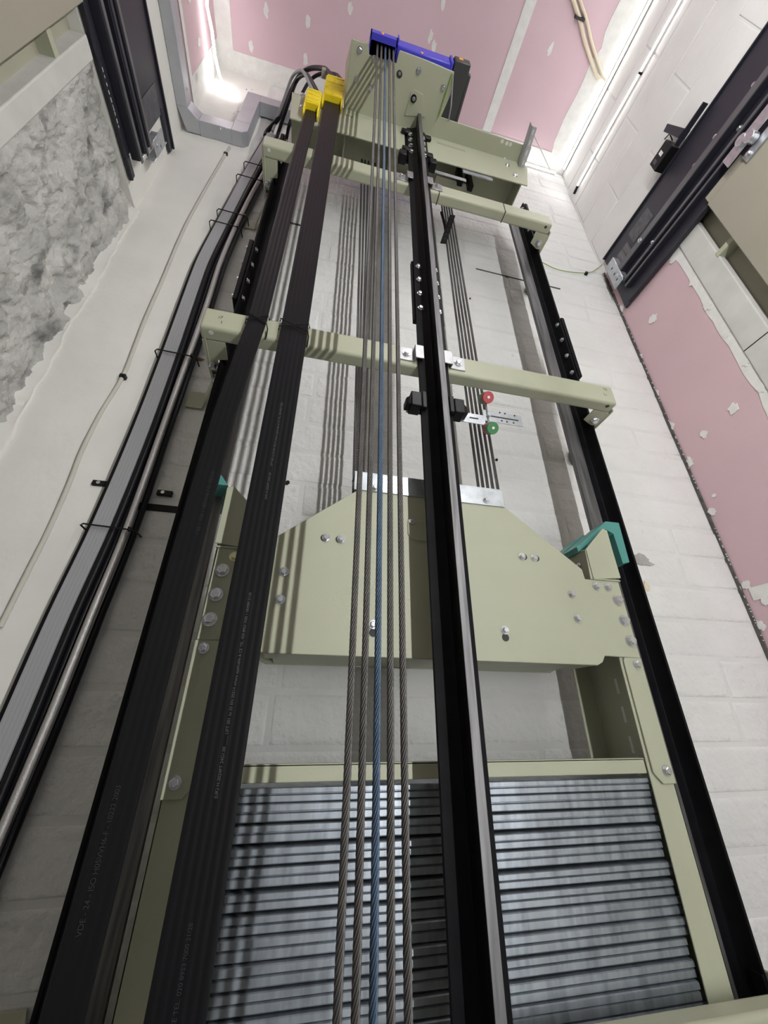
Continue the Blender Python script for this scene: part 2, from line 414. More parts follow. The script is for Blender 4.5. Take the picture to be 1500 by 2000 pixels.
# ---- rear wall and floor (behind and below the camera)
struct(MB().box(XL-.2, XR+.2, YB-.12, YB, ZF, ZC+.1).build('wall_rear', 'rear_paint'))
struct(MB().box(XL-.25, XR+.25, YB-.12, D+.2, ZF-.1, ZF).build('floor', 'floor_concrete'))
# ================================================================== LIGHTS
def led(name, path, label, m='led', r=.0085, n=6, group='LED rope lights in the shaft', clips=()):
    o = MB().tube(path, r, n).build(name, m, None, smooth=True)
    tag(o, label, 'LED light', group if group else None)
    for c in clips: MB().box(c[0]-.008, c[0]+.008, c[1]-.008, c[1]+.008, c[2]-.008, c[2]+.008).build('clip', 'black_plastic', o)
    return o
def led_profile(path, n, label, m='led'):
    n = Vector(n).normalized(); d = (Vector(path[-1])-Vector(path[0])).normalized(); side = n.cross(d)
    o = MB().sweep([(-.008, 0), (.008, 0), (.008, .010), (-.008, .010)], path, side, n).build('led_strip', 'filler', None)
    tag(o, label, 'LED light', 'LED strips in the shaft')
    MB().sweep([(-.0062, .0102), (.0062, .0102), (.0045, .0135), (-.0045, .0135)], path, side, n).build('glowing_lens', m, o)
    return o
led_profile([(XR-.010, 1.02-i*.155, ZC-.012) for i in range(15)], (-1, 0, -1), 'glowing white LED strip in the corner of ceiling and right wall', 'led_soft')
l2 = led_profile([(XR-.001, .985-i*.152, 3.195+.004*math.sin(i*1.1)) for i in range(15)], (-1, 0, -.1), 'glowing white LED strip on right block wall below the ceiling corner')
MB().cyl((XR-.008, .985, 3.195), (XR-.008, 1.03, 3.186), .008, 10).build('end_cap', 'black_plastic', l2)
for y in (.45, ): MB().box(XR-.02, XR, y-.006, y+.006, 3.182, 3.19).build('clip', 'black_plastic', l2)
led_profile([(.95+i*.06, D-.003, ZC-.03) for i in range(10)], (0, -1, -.6), 'short glowing LED strip on block wall above the machine beam end', 'led_soft')
lp_ = [(XL+.028, y, ZC-.02) for y in (-1.15, -.6, -.1, .3, .6)]+[P(404, 10, X=XL+.05), P(414, 60, X=XL+.05), P(420, 110, X=XL+.06), P(428, 145, Y=D-.04), P(438, 170, Y=D-.03), P(452, 184, Y=D-.02), P(462, 188, Y=D-.02)]
led('led_strip', lp_, 'glowing LED rope light curving down at the left ceiling corner above trunking', 'led_rope', .0075, 6, 'LED strips in the shaft')
# the vertical run of rope light that lights the rails (behind the camera; its shadows fall on the wall)
LX, LY = .69, -.5
lv = MB()
for i in range(18): lv.box(LX-.006, LX+.006, LY-.006, LY+.006, -.75+i*.20, -.75+i*.20+.195)
tag(lv.build('led_strip', 'led_main'), 'vertical LED rope light hanging from ceiling behind the viewpoint', 'LED light')
tag(MB().cyl((LX, LY, 2.8455), (LX, LY, ZC), .003, 8).build('hanging_wire', 'wire_pale'), 'thin wire that hangs the vertical LED light from the ceiling', 'wire')
# ================================================================== RAILS
RX = .307; RYF = .735           # car rail axis, front of its flange
def t_rail(prof_pts, z0, z1, name, parent, m='rail_black'):
    b = MB(); b.prism([Vector((x, y, z0)) for x, y in prof_pts], (0,0,z1-z0)); return b.build(name, m, parent, bevel=.0012, seg=1)
car = thing('car_guide_rail', 'tall black T-shaped guide rail with bright steel nose clipped to front of the crossbeams', 'guide rail', (RX, RYF, ZF))
fl = [(-.0445,.010),(.0445,.010),(.0445,.003),(.020,0),(.0055,-.006),(.005,-.021),(.008,-.025),(.008,-.054),(-.008,-.054),(-.008,-.025),(-.005,-.021),(-.0055,-.006),(-.020,0),(-.0445,.003)]
t_rail([(RX+a, RYF+b) for a, b in fl], ZF, 2.455, 'rail_profile', car)
MB().box(RX-.0078, RX+.0078, RYF-.0560, RYF-.0535, ZF, 2.455).build('machined_nose', 'rail_steel', car)
def fishplate(zc, hh):
    fp = MB().box(RX-.050, RX+.050, RYF+.0105, RYF+.0265, zc-hh, zc+hh).build('joint_plate', 'rail_black', car, bevel=.002)
    return fp
za, zb_ = P(816, 517, Y=RYF).z, P(820, 606, Y=RYF).z
fp = fishplate((za+zb_)/2, (za-zb_)/2+.035)
for i in range(4):
    z = za+(zb_-za)*(i+.15)/3.3
    for s in (-1, 1): bolt(fp, (RX+s*.030, RYF+.001, z), (0,-1,0), .78)
fp2 = fishplate(2.30, .13)
for i in range(4):
    for s in (-1, 1): bolt(fp2, (RX+s*.030, RYF+.001, 2.20+i*.058), (0,-1,0), .95)
for z in (2.22, 2.40):
    for s in (-1, 1): MB().box(RX+s*.030, RX+s*.072, RYF-.006, RYF+.009, z-.016, z+.016).build('cable_bracket', 'black_plastic', car, bevel=.005)
# counterweight rails
YC = .90
def cw_rail(side):
    s = side; xi = .9146 if s > 0 else -.277
    r = thing('counterweight_guide_rail', ('black T-shaped guide rail on the right-hand side of the counterweight, brightly polished blade' if s > 0 else 'black T-shaped guide rail behind the narrow flat cable beside the counterweight'), 'guide rail', (xi, YC, ZF))
    pr = [(.009,-.0445),(.009,.0445),(.002,.0445),(0,.018),(-.006,.006),(-.022,.005),(-.026,.0065),(-.070,.0065),(-.070,-.0065),(-.026,-.0065),(-.022,-.005),(-.006,-.006),(0,-.018),(.002,-.0445)]
    t_rail([(xi+s*a, YC+b) for a, b in pr], ZF, 2.36, 'rail_profile', r)
    MB().box(xi-s*.030, xi-s*.0715, YC-.0072, YC+.0072, ZF, 2.36).build('machined_blade', 'rail_steel', r)
    def plate(zc, hh, nb_=4):
        fp = MB().box(xi+s*.0095, xi+s*.024, YC-.048, YC+.048, zc-hh, zc+hh).build('joint_plate', 'rail_black', r, bevel=.002)
        for i in range(nb_):
            z = zc-hh+.03+(2*hh-.06)*i/(nb_-1)
            for yy in (-.032, .032):
                bolt(fp, (xi-s*.0005, YC+yy, z), (-s,0,0), .78)
                bolt(fp, (xi+s*.024, YC+yy, z), (s,0,0), .8)
    if s > 0: plate((P(1085, 640, Y=YC-.03).z+P(1113, 722, Y=YC-.03).z)/2, .165)
    else: plate((P(487, 500, Y=YC).z+P(455, 600, Y=YC).z)/2, .165)
    plate(2.22, .13)
    return r
cw_rail(1); cw_rail(-1)
# ================================================================== CROSSBEAMS
BX0, BX1 = -.321, .924
def crossbeam(zt, label, marks=True, ties=()):
    zb = zt-.078
    b = thing('crossbeam', label, 'crossbeam', (.3, .78, zb), 'beige crossbeams that carry the guide rails')
    o = MB().box(BX0, BX1, .746, .788, zb, zt).build('beam', 'beige', b, bevel=.008, seg=3)
    for s, x in ((-1, BX0), (1, BX1)):
        # side leg running back to the wall, slotted ear, angle foot on the wall
        xo = -.309 if s < 0 else .929
        leg = MB().prism([(xo, .775, zb), (xo, .775, zt-.004), (xo, .87, zt-.012), (xo, .955, zt-.016), (xo, .965, zt-.03), (xo, .965, zb+.008), (xo, .94, zb-.002), (xo, .84, zb-.002)], (s*.005,0,0)).build('leg', 'beige', b, bevel=.002)
        for yy in ((.826,) if s > 0 else (.826, .905)): bolt(leg, (xo, yy, zb+.042), (-s,0,0), 1.15)
        for yy in (.91,): MB().box(xo-s*.0008, xo+s*.001, yy-.012, yy+.012, zb+.018, zb+.026).build('slot', 'mark_black', leg)
        MB().cyl((xo-s*.0006, .800, zb+.050), (xo+s*.0007, .800, zb+.050), .005, 12).build('hole', 'filler', leg)
        if s < 0: sp = [(-.321,.787),(-.262,.787),(-.262,.845),(-.2895,.850),(-.2895,.965),(-.318,.965)]
        else: sp = [(.924,.787),(.868,.787),(.868,.835),(.906,.852),(.9265,.852),(.9265,.856),(.9285,.965),(.936,.965),(.936,.80)]
        sol = MB().prism([(x_, y_, zb+.001) for x_, y_ in sp], (0,0,.005)).build('sole_plate', 'beige', b, bevel=.001, seg=1)
        for bx_, by_ in (((-.305, .872), (-.305, .930)) if s < 0 else ((.902, .826),)): bolt(sol, (bx_, by_, zb+.001), (0,0,-1), 1.1)
        if s < 0:
            for y_ in (.900, .950): MB().box(-.315, -.296, y_-.005, y_+.005, zb+.0002, zb+.0015).build('slot', 'mark_black', sol)
        ft = MB()
        xa = xo+s*.0052
        ft.prism([(xa, .87, zb+.005), (xa, .87, zt-.02), (xa, .955, zt-.02), (xa, .955, zb+.005)], (s*.005,0,0))
        ft.prism([(xa, .95, zb-.012), (xa+s*.005, .95, zb-.012), (xa+s*.052, D-.006, zb-.012), (xa+s*.047, D-.006, zb-.012)], (0,0,zt-.012-zb))
        ft.box(xa+s*.047, xa+s*.100, D-.008, D-.003, zb-.012, zt-.024)
        ft.build('wall_foot', 'beige', b, bevel=.0015)
        MB().cyl((x-s*.028, .760, zb-.0008), (x-s*.028, .760, zb+.001), .006, 12).build('hole', 'mark_black' if s > 0 else 'filler', b)
        # clip that holds the counterweight rail to the leg
        xi = .9146 if s > 0 else -.277
        MB().box(xi-s*.006, xi-s*.001, .850, .876, zb+.012, zt-.012).build('rail_clip', 'rail_black', b, bevel=.002)
    # clips for the car rail
    zc = zt-.036
    for s in (-1, 1):
        cl = MB(); xe = RX+s*.0445
        cl.box(xe+s*.010, xe+s*.056, .7420, .7455, zc-.026, zc+.026)
        cl.box(xe+s*.008, xe+s*.0115, .727, .7455, zc-.026, zc+.026)
        cl.box(xe-s*.014, xe+s*.0115, .7265, .7305, zc-.026, zc+.026)
        co = cl.build('rail_clip', 'zinc_clip', b, bevel=.001, seg=1)
        bolt(co, (xe+s*.034, .742, zc), (0,-1,0), .95)
    return b
ZB1 = .957; ZB2 = 2.005; ZB3 = -.405
b1 = crossbeam(ZB1, 'beige folded steel crossbeam above the counterweight with magnet bracket below')
b2 = crossbeam(ZB2, 'beige folded steel crossbeam directly below the machine frame')
b3 = crossbeam(ZB3, 'beige folded steel crossbeam low down in front of the filler weights')
for q, (u, v) in (('i7', (429, 622)), ('1', (432, 632))): text_mesh('pen_mark', q, .016, 'mark_black', P(u, v, Y=.7455)+Vector((-.004,0,0)), (1,0,0), (0,0,1), b1)
for q, (u, v) in (('TE', (1178, 762)), ('L/.', (1180, 772))): text_mesh('pen_mark', q, .015, 'mark_black', P(u, v, Y=.7455), (1,0,0), (0,0,1), b1)
def tie_band(b, x):
    MB().box(x-.0015, x+.0015, .7445, .789, ZB2-.0795, ZB2+.0012).build('black_tie', 'black_plastic', b)
tie_band(b2, P(858, 372, Y=.745).x); tie_band(b2, P(988, 415, Y=.745).x)
# ================================================================== ROPES
def rope_mesh(r=.0056, lobes=8, lay=.074, L=1.0, step=.0060, per=6):
    b = MB(); m = int(L/step)+1; vs = []; fs = []; nv = lobes*per
    for i in range(m):
        z = L*i/(m-1); ph = 2*math.pi*z/lay
        for k in range(nv):
            t = (k % per)/per; a = 2*math.pi*k/nv
            rr = r*(.74+.26*math.sin(math.pi*t)**.8)          # one round strand per lobe, valleys between
            vs.append(Vector((math.cos(a+ph)*rr, math.sin(a+ph)*rr, z)))
    for i in range(m-1):
        for k in range(nv): fs.append((i*nv+k, i*nv+(k+1) % nv, (i+1)*nv+(k+1) % nv, (i+1)*nv+k))
    b.v = vs; b.f = fs
    return raw_mesh(b, 'rope', 'rope_steel', smooth=True)
RL = 4.15
RM = rope_mesh(r=.0046, L=RL, lay=.062, step=.0052)
YR = .525
RXS = [.0768+i*.0168 for i in range(5)]
for i, x in enumerate(RXS):
    o = inst(RM, 'suspension_rope', (x, YR, ZF+.02), None, m='rope_blue' if i == 2 else 'rope_steel')
    if i == 2: tag(o, 'bluish steel wire rope in the middle of the five front ropes', 'rope')
    else: tag(o, 'dark grey front steel rope, '+{0: 'outermost of the five on the side of the flat cables', 1: 'next to the bluish rope on the flat cable side', 3: 'next to the bluish rope on the guide rail side', 4: 'outermost of the five towards the car guide rail'}[i], 'rope')
    o['group'] = 'front suspension ropes'
CRL = 2.05
CRM = rope_mesh(r=.0047, L=CRL, step=.009, per=3)
def rope_between(a, b, label, group):
    a, b = Vector(a), Vector(b); d = b-a
    o = inst(CRM, 'counterweight_rope', a, None, Vector((0,0,1)).rotation_difference(d.normalized()), (1, 1, d.length/CRL)); tag(o, label, 'rope', group)
ORD = ['farthest of the five from the block wall', 'fourth of the five from the block wall', 'middle one of the five', 'second of the five from the block wall', 'closest of the five to the block wall']
for i in range(5):
    rope_between((.115+.0078*i, .868+.0150*i, .42), (.0768+.0165*i, .898, 2.44), 'dark counterweight rope behind the front ropes, '+ORD[i], 'counterweight ropes on the machine side')
    rope_between((.533-.0075*i, .868+.0150*i, .42), (.524-.0105*i, .892+.003*i, 2.27), 'dark counterweight rope behind the magnet bracket, '+ORD[i], 'counterweight ropes on the hitch side')
# ================================================================== COUNTERWEIGHT
CX = .3105; YF = .805
cw = thing('counterweight', 'beige steel counterweight frame with gabled head plate and uprights around the filler weights', 'counterweight', (CX, YC, -1.35))
def half(pts): # right-hand outline, mirrored to the left
    return [(x, z) for x, z in pts]+[(2*CX-x, z) for x, z in reversed(pts)]
hp = [P(*q, Y=YF) for q in ((983, 988), (1137, 1112), (1143, 1131), (1214, 1134), (1246, 1281), (1178, 1271), (1172, 1272))]
outl = [(hp[0].x, hp[0].z), (hp[1].x, hp[1].z), (hp[2].x, hp[2].z), (.793, hp[3].z), (.795, .124), (.700, .126), (.690, .112), (.675, .105)]
full = half(outl)
hf = MB().prism([Vector((x, YF, z)) for x, z in full], (0,.006,0)).build('head_plate', 'beige', cw, bevel=.0015)
hb = MB().prism([Vector((x, .985, z)) for x, z in full], (0,.006,0)).build('head_plate', 'beige', cw, bevel=.0015)
MB().box(2*CX-.675, .675, YF, .885, .105, .111).build('bottom_flange', 'beige', cw, bevel=.004)
MB().box(2*CX-.66, .66, .893, .991, .107, .113).build('bottom_flange', 'beige', cw, bevel=.004)
# sheave between the head plates
sv = MB()
PZ = .335
prof = [(.03,.866),(.15,.866),(.165,.862)]+[(.165-.006*(k % 2), .864+.0075*k) for k in range(10)]+[(.165,.936),(.15,.934),(.03,.934)]
n = 48
for a in range(n):
    for rr, yy in prof: sv.v.append(Vector((.322+math.cos(2*math.pi*a/n)*rr, yy, PZ+math.sin(2*math.pi*a/n)*rr)))
k = len(prof)
for a in range(n):
    for j in range(k-1): sv.f.append((a*k+j, ((a+1) % n)*k+j, ((a+1) % n)*k+j+1, a*k+j+1))
tag(sv.build('diverter_pulley', 'rail_black', None, smooth=True), 'dark grooved pulley between the head plates of the counterweight', 'pulley')
MB().cyl((.322, YF+.006, PZ), (.322, .985, PZ), .025, 20).build('pulley_axle', 'galv', cw)
# galvanised strip on top of the head plate
gs = MB().box(P(692, 935, Y=YF).x, P(981, 968, Y=YF).x, YF-.003, YF-.0005, hp[0].z-.006, hp[0].z+.045).build('top_strip', 'galv', cw, bevel=.001, seg=1)
gb = MB().box(P(692, 935, Y=YF).x, P(981, 968, Y=YF).x, YF-.003, .850, hp[0].z+.0445, hp[0].z+.047).build('top_strip', 'galv', cw)
for u, v in ((949, 977), (733, 953)): bolt(gs, P(u, v, Y=YF-.003), (0,-1,0), .75)
for u, v, s in ((1019,1087,.85),(1043,1090,.85),(637,1051,.85),(666,1054,.85),(986,1231,.85),(729,1220,.85),(1116,1160,.9),(1128,1208,.9),(555,1117,.9),(548,1171,.9),(803,1021,.85)):
    bolt(hf, P(u, v, Y=YF), (0,-1,0), s*.92)
for u, v, dx, dz in ((637,1051,-.004,0),(666,1054,-.004,0),(1019,1087,.006,0),(1043,1090,.006,0),(986,1236,0,-.010),(729,1226,0,-.010)):
    c = P(u, v, Y=YF); MB().cyl((c.x+dx, YF-.0007, c.z+dz), (c.x+dx, YF+.002, c.z+dz), .0085, 14).build('bolt_hole', 'mark_black', hf)
# small latch plate seen beside the car rail
lx, lz = P(797, 1040, Y=YF-.003), P(850, 1055, Y=YF-.003)
MB().prism([Vector((lx.x, YF-.003, lx.z+.035)), Vector((lx.x+.10, YF-.003, lx.z+.035)), Vector((lx.x+.10, YF-.003, lx.z-.018)), Vector((lx.x+.014, YF-.003, lx.z-.018)), Vector((lx.x, YF-.003, lx.z-.004))], (0,.003,0)).build('latch_plate', 'beige', hf, bevel=.001, seg=1)
def mx(x, s): return x if s > 0 else 2*CX-x
for s in (1, -1):
    nm = ''
    # upright: C channel open to the weights
    u_ = MB()
    u_.box(mx(.742, s), mx(.797, s), YF+.006, YF+.010, -1.35, .33)
    u_.box(mx(.793, s), mx(.797, s), YF+.006, .985, -1.35, .33)
    u_.box(mx(.742, s), mx(.797, s), .981, .985, -1.35, .33)
    uo = u_.build('upright', 'beige', cw, bevel=.0012, seg=1)
    for i in range(5):
        z = .07-i*.062
        MB().box(mx(.7925, s), mx(.7935, s), .893, .901, z-.017, z+.017).build('slot', 'filler', uo)
    # bolts on the outer ear of the head plate
    for (x, z, k) in ((.775, P(1205, 1172, Y=YF).z, 1.12), (.777, P(1216, 1212, Y=YF).z, 1.12), (.779, P(1227, 1252, Y=YF).z, 1.12)):
        bolt(hf, (mx(x, s), YF, z), (0,-1,0), k)
    for u, v in ((1164, 1145), (1187, 1147)):
        c = P(u, v, Y=YF); bolt(hf, (mx(c.x, s), YF, c.z), (0,-1,0), .88, m='zinc_yellow' if s < 0 and u > 1170 else None)
    # strap plate that carries the retaining bar
    z1, z2 = P(1225, 1284, Y=YF).z, P(1322, 1531, Y=YF).z
    st = MB().prism([Vector((mx(x, s), YF+.001, z)) for x, z in ((.752, z1), (.797, z1), (.797, z2), (.765, z2), (.748, z2+.02), (.748, z1-.008))], (0,.0045,0)).build('strap_plate', 'beige', cw, bevel=.001, seg=1)
    for u, v in ((1249, 1298), (1310, 1505)):
        c = P(u, v, Y=YF); bolt(st, (mx(.780, s), YF+.001, c.z), (0,-1,0), .85)
        bolt(st, (mx(.797, s), YF+.045, c.z), (s,0,0), .7)
    # guide shoe: folded bracket and teal liner on the blade
    fx = [P(u, v, Y=YF-.004) for u, v in ((1154,1131),(1213,1129),(1196,1072),(1186,1036),(1177,1032),(1143,1074))]
    zs0 = fx[0].z
    sh = MB()
    sh.prism([Vector((mx(p.x, s), YF-.004, p.z)) for p in fx], (0,.004,0))
    xw = fx[-1].x; zw = fx[-1].z
    sh.prism([Vector((mx(xw, s), YF-.004, zs0)), Vector((mx(xw, s), YF-.004, zw)), Vector((mx(xw, s), .90, zw+.03)), Vector((mx(xw, s), .985, zw)), Vector((mx(xw, s), .985, zs0))], (s*.004,0,0))
    sh.prism([Vector((mx(p.x, s), .982, p.z)) for p in fx], (0,.004,0))
    sh.box(mx(xw, s), mx(.797, s), YF-.004, .985, zs0, zs0+.004)
    so = sh.build('guide_shoe', 'beige', cw, bevel=.001, seg=1)
    lq = [P(u, v, Y=YF+.014) for u, v in ((1126,1068),(1183,1018),(1209,1021),(1230,1098),(1217,1101),(1198,1042),(1183,1034),(1130,1078))]
    if s < 0: lq = [P(u, v, Y=YF+.014) for u, v in ((1176,1032),(1183,1018),(1205,1020),(1207,1036))]
    for y0 in (YF+.014, .915): MB().prism([Vector((mx(p.x, s), y0, p.z)) for p in lq], (0,.06,0)).build('shoe_liner', 'teal_plastic', so, bevel=.001, seg=1)
    bolt(so, (mx(xw, s), YF+.03, zw-.03), (-s,0,0), .55)
# retaining bar on top of the weights
zr0, zr1 = P(870, 1521, Y=.812).z, P(870, 1487, Y=.812).z
MB().box(2*CX-.738, .738, .812, .816, zr0, zr1).build('retaining_bar', 'beige', cw, bevel=.0015)
MB().box(2*CX-.738, .738, .812, .824, zr1-.003, zr1).build('retaining_lip', 'beige', cw)
MB().box(2*CX-.797, .797, .812, .985, -1.35, -1.29).build('bottom_beam', 'beige', cw, bevel=.004)
# filler weights
WHT = .0268
wp = [(-.003,.0),(.001,.0006),(.002,.0022),(.002,.0105),(.0,.0118),(-.002,.0122),(-.002,.0132),(.002,.0138),(.004,.0150),(.004,.0225),(.002,.0236),(-.003,.0242),(-.15,.0242),(-.15,0)]
wm = MB(); wm.prism([Vector((-.436, -a, b)) for a, b in wp], (.872,0,0))
WM = raw_mesh(wm, 'filler_weight', 'galv_weight')
z = zr0-.002-WHT; k = 0
while z > -1.28:
    kz = random.uniform(.86, 1.08)
    o = inst(WM, 'filler_weight', (CX+random.uniform(-.006, .006), .826+random.uniform(-.002, .003), z), None, rot=Matrix.Rotation(random.uniform(-.004, .004), 3, 'Z').to_quaternion(), scale=(1, 1, kz))
    if k == 0: tag(o, 'galvanised steel filler weight lying topmost, right under the beige retaining bar', 'weight')
    else: tag(o, 'galvanised steel filler weight in the stack between the counterweight uprights', 'weight')
    o['group'] = 'stacked filler weights'
    z -= WHT*random.uniform(.97, 1.03); k += 1
# ================================================================== TRAVELLING CABLES
def flat_prof(w, t, n):
    pts = []
    for i in range(n):                      # front lobes
        for j in range(5):
            a = -w/2+w*(i+j/5)/n; pts.append((a, t/2+.0005*math.sin(math.pi*j/5)))
    pts.append((w/2, t/2))
    pts += [(w/2+.001, 0), (w/2, -t/2), (-w/2, -t/2), (-w/2-.001, 0)]
    return pts
YCB = .7345
wide = thing('travelling_cable', 'wide flat ribbed black travelling cable with white print hanging beside the ropes', 'cable', (-.087, YCB, ZF))
wx0, wx1 = -.1215, -.0530
zk = [ZF+i*.1 for i in range(42)]
MB().sweep(flat_prof(wx1-wx0, .005, 6), [((wx0+wx1)/2+.001*math.sin(z*1.7), YCB-.001+.0015*math.sin(z*2.1), z) for z in zk if z < 2.4]+[((wx0+wx1)/2, YCB-.002, 2.446)]).build('flat_sheath', 'cable_black', wide, smooth=True)
TXT = '(UK) H-2024FT 24G1.00 ____ LIFT 001 to 25 EN 50214 where applicable & CE TEL. 020 8953 7000 1 084989 21/28'
def cable_text(parent, body, u, v, yy, size, m):
    p0 = P(u, v, Y=yy); text_mesh('printed_text', body, size, m, p0, (0,0,1), (-1,0,0), parent)
cable_text(wide, TXT, 424, 1560, YCB-.0056, .0064, 'print_white')
cable_text(wide, '(UK) H-2024FT 24G1.00 ____ LIFT 001 to 25 EN 50214 where applicable & CE TEL. 020 8953 7000', 521, 975, YCB-.0056, .0064, 'print_white')
cable_text(wide, 'CE TEL. 020 8953 7000 21/28', 342, 2010, YCB-.0056, .0075, 'print_dim')
narrow = thing('travelling_cable', 'narrow flat black travelling cable hanging in front of the counterweight rail', 'cable', (-.19, YCB, ZF))
kp = [(2.298,-.167),(2.1,-.171),(1.6,-.176),(1.2,-.179),(.93,-.182),(.80,-.192),(.6,-.203),(.3,-.208),(0,-.210),(-.6,-.212),(ZF,-.212)]
path = []
for (za_, xa), (zb2, xb) in zip(kp, kp[1:]):
    for i in range(6):
        t = i/6; path.append((xa+(xb-xa)*t, YCB-.002, za_+(zb2-za_)*t))
path.append((kp[-1][1], YCB-.002, kp[-1][0]))
MB().sweep(flat_prof(.046, .005, 4), path[::-1]).build('flat_sheath', 'cable_black', narrow, smooth=True)
cable_text(narrow, '< DE < VDE > H05VVH6-F ID 10222.01', 388, 1045, YCB-.0066, .0088, 'print_dim')
cable_text(narrow, 'VDE - 24 - ISO H05VVH6-F - 10222 2003', 158, 1830, YCB-.0066, .0090, 'print_dim')
# crossed black ties that hold the cables to the crossbeam
def cross_tie(x0, x1, zc, label):
    o = MB(); y = YCB-.0082
    o.tube([(x0-.005, y+.012, zc+.019), (x0-.003, y, zc+.016), (x1+.003, y, zc-.016), (x1+.006, y+.012, zc-.020)], .0016, 6)
    o.tube([(x0-.005, y+.012, zc-.016), (x0-.003, y, zc-.015), (x1+.003, y, zc+.016), (x1+.006, y+.012, zc+.014)], .0016, 6)
    o.tube([(x1+.006, y+.012, zc-.020), (x1+.006, .743, zc-.045), (x1+.005, .7435, ZB1-.085)], .0016, 6)
    tag(o.build('cable_tie', 'black_plastic', None), label, 'cable tie')
cross_tie(wx0, wx1, ZB1-.030, 'crossed thin black tie over the wide flat cable at the crossbeam')
cross_tie(-.206, -.160, ZB1-.030, 'crossed thin black tie over the narrow flat cable at the crossbeam')
# yellow cable clamps at the top
def clamp(x0, x1, z0, z1, y, label, rows, cols):
    c = thing('cable_clamp', label, 'cable clamp', ((x0+x1)/2, y, z0))
    w_ = x1-x0
    for s, xa in ((-1, x0), (1, x1)):
        MB().prism([(xa, y-.010, z0-.05), (xa, y-.014, z1-.02), (xa, y-.010, z1-.006), (xa, y+.020, z1-.006), (xa, y+.020, z0-.06), (xa, y+.004, z0-.065)], (s*.007,0,0)).build('side_cheek', 'yellow_plastic', c, bevel=.0015)
    MB().box(x0-.002, x1+.002, y-.0135, y+.020, z0-.004, z1).build('wedge', 'yellow_plastic', c)
    for i in range(rows):
        z = z0+.012+(z1-z0-.03)*i/max(1, rows-1)
        MB().box(x0, x1, y-.0165, y+.010, z-.007, z+.007).build('rib', 'yellow_plastic', c, bevel=.001, seg=1)
    for i in range(cols):
        x = x0+w_*(i+1)/(cols+1); MB().box(x-.002, x+.002, y-.0175, y+.010, z0, z1-.006).build('rib', 'yellow_plastic', c)
    return c
yk = .722
clamp(wx0-.0035, wx1+.0035, P(655, 196, Y=yk).z, P(655, 157, Y=yk).z, yk, 'large yellow plastic clamp gripping the wide flat cable beside the machine', 4, 1)
clamp(-.1925, -.1415, P(610, 210, Y=yk).z, P(608, 181, Y=yk).z, yk, 'small yellow plastic clamp gripping the narrow flat cable', 4, 0)
# ================================================================== MACHINE AND ITS FRAME
ZS = 2.47                                     # underside of the machine bedplate
mf = thing('machine_frame', 'beige steel bed frame with overhanging soffit plate at the top of the rails', 'machine frame', (.29, .745, 2.2))
def onz(u, v, z=ZS): return P(u, v, Z=z)
sof = [onz(*q) for q in ((688,76),(720,87),(721,107),(774,124),(779,101),(782,99),(836,119),(887,141),(880,185),(861,229))]
fr = [Vector((p.x, p.y, ZS)) for p in sof]
yb2 = .747
fr = [Vector((sof[0].x-.005, yb2, ZS)), *fr, Vector((.88, .678, ZS)), Vector((.885, yb2, ZS))]
so = MB().prism(fr, (0,0,.008)).build('soffit_plate', 'beige', mf, bevel=.0015)
# folded front web
fx0, fx1 = P(563, 205, Y=.745).x, P(1021, 340, Y=.745).x+.02
wz0 = P(800, 290, Y=.745).z
wz = [P(570, 232, Y=.745).z, P(1020, 357, Y=.745).z]
web = MB().prism([Vector((fx0, .745, ZS+.004)), Vector((.875, .745, ZS+.004)), Vector((.892, .745, ZS-.03)), Vector((.858, .745, 2.245)), Vector((RX+.054, .745, 2.228)), Vector((RX+.054, .745, 2.452)), Vector((RX-.054, .745, 2.452)), Vector((RX-.054, .745, 2.226)), Vector((fx0+.02, .745, 2.215))], (0,.006,0)).build('front_web', 'beige', mf, bevel=.002)
MB().prism([Vector((fx0, .955, ZS+.004)), Vector((.875, .955, ZS+.004)), Vector((.858, .955, 2.39)), Vector((fx0+.02, .955, 2.38))], (0,.006,0)).build('back_web', 'beige', mf, bevel=.002)
MB().box(fx0, .875, .745, .96, ZS, ZS+.006).build('top_plate', 'beige', mf)
MB().box(.20, .24, .752, .955, 2.37, ZS).build('stiffener', 'beige', mf); MB().box(-.02, -.014, .752, .955, 2.37, ZS).build('stiffener', 'beige', mf)
MB().box(.60, .606, .752, .955, 2.37, ZS).build('stiffener', 'beige', mf)
MB().box(.868, .874, .752, .955, 2.37, ZS).build('stiffener', 'beige', mf)
# flared side gusset on the left of the soffit
g0, g1, g2 = sof[0], Vector((sof[0].x-.005, yb2, ZS)), P(650, 140, Z=ZS+.12)
MB().prism([g0, g1, P(673, 212, Z=ZS+.02), g2+Vector((.055,-.04,0))], (-.002,0,.006)).build('side_gusset', 'beige', mf)
# bolts under the soffit and on the web
for u, v in ((703,97),(697,154),(723,171),(731,115),(760,122),(818,138),(866,171)): bolt(so, onz(u, v), (0,0,-1), .95)
c = onz(780, 145); MB().cyl((c.x, c.y, ZS-.0008), (c.x, c.y, ZS+.002), .013, 18).build('round_hole', 'mark_black', so)
MB().cyl((c.x+.001, c.y-.003, ZS-.002), (c.x+.001, c.y-.003, ZS+.002), .006, 12).build('stud', 'zinc', so)
for u, v in ((689,195),(688,217),(591,186),(590,210)): bolt(web, P(u, v, Y=.745), (0,-1,0), 1.1, RIVET)
MB().box(P(677, 205, Y=.742).x, P(692, 205, Y=.742).x, .741, .745, P(685, 226, Y=.742).z, ZS).build('fixing_tab', 'beige', web, bevel=.001, seg=1)
for u, v in ((991,297),(986,308),(991,323),(1006,343)): bolt(web, P(u, v, Y=.745), (0,-1,0), 1.15, RIVET)
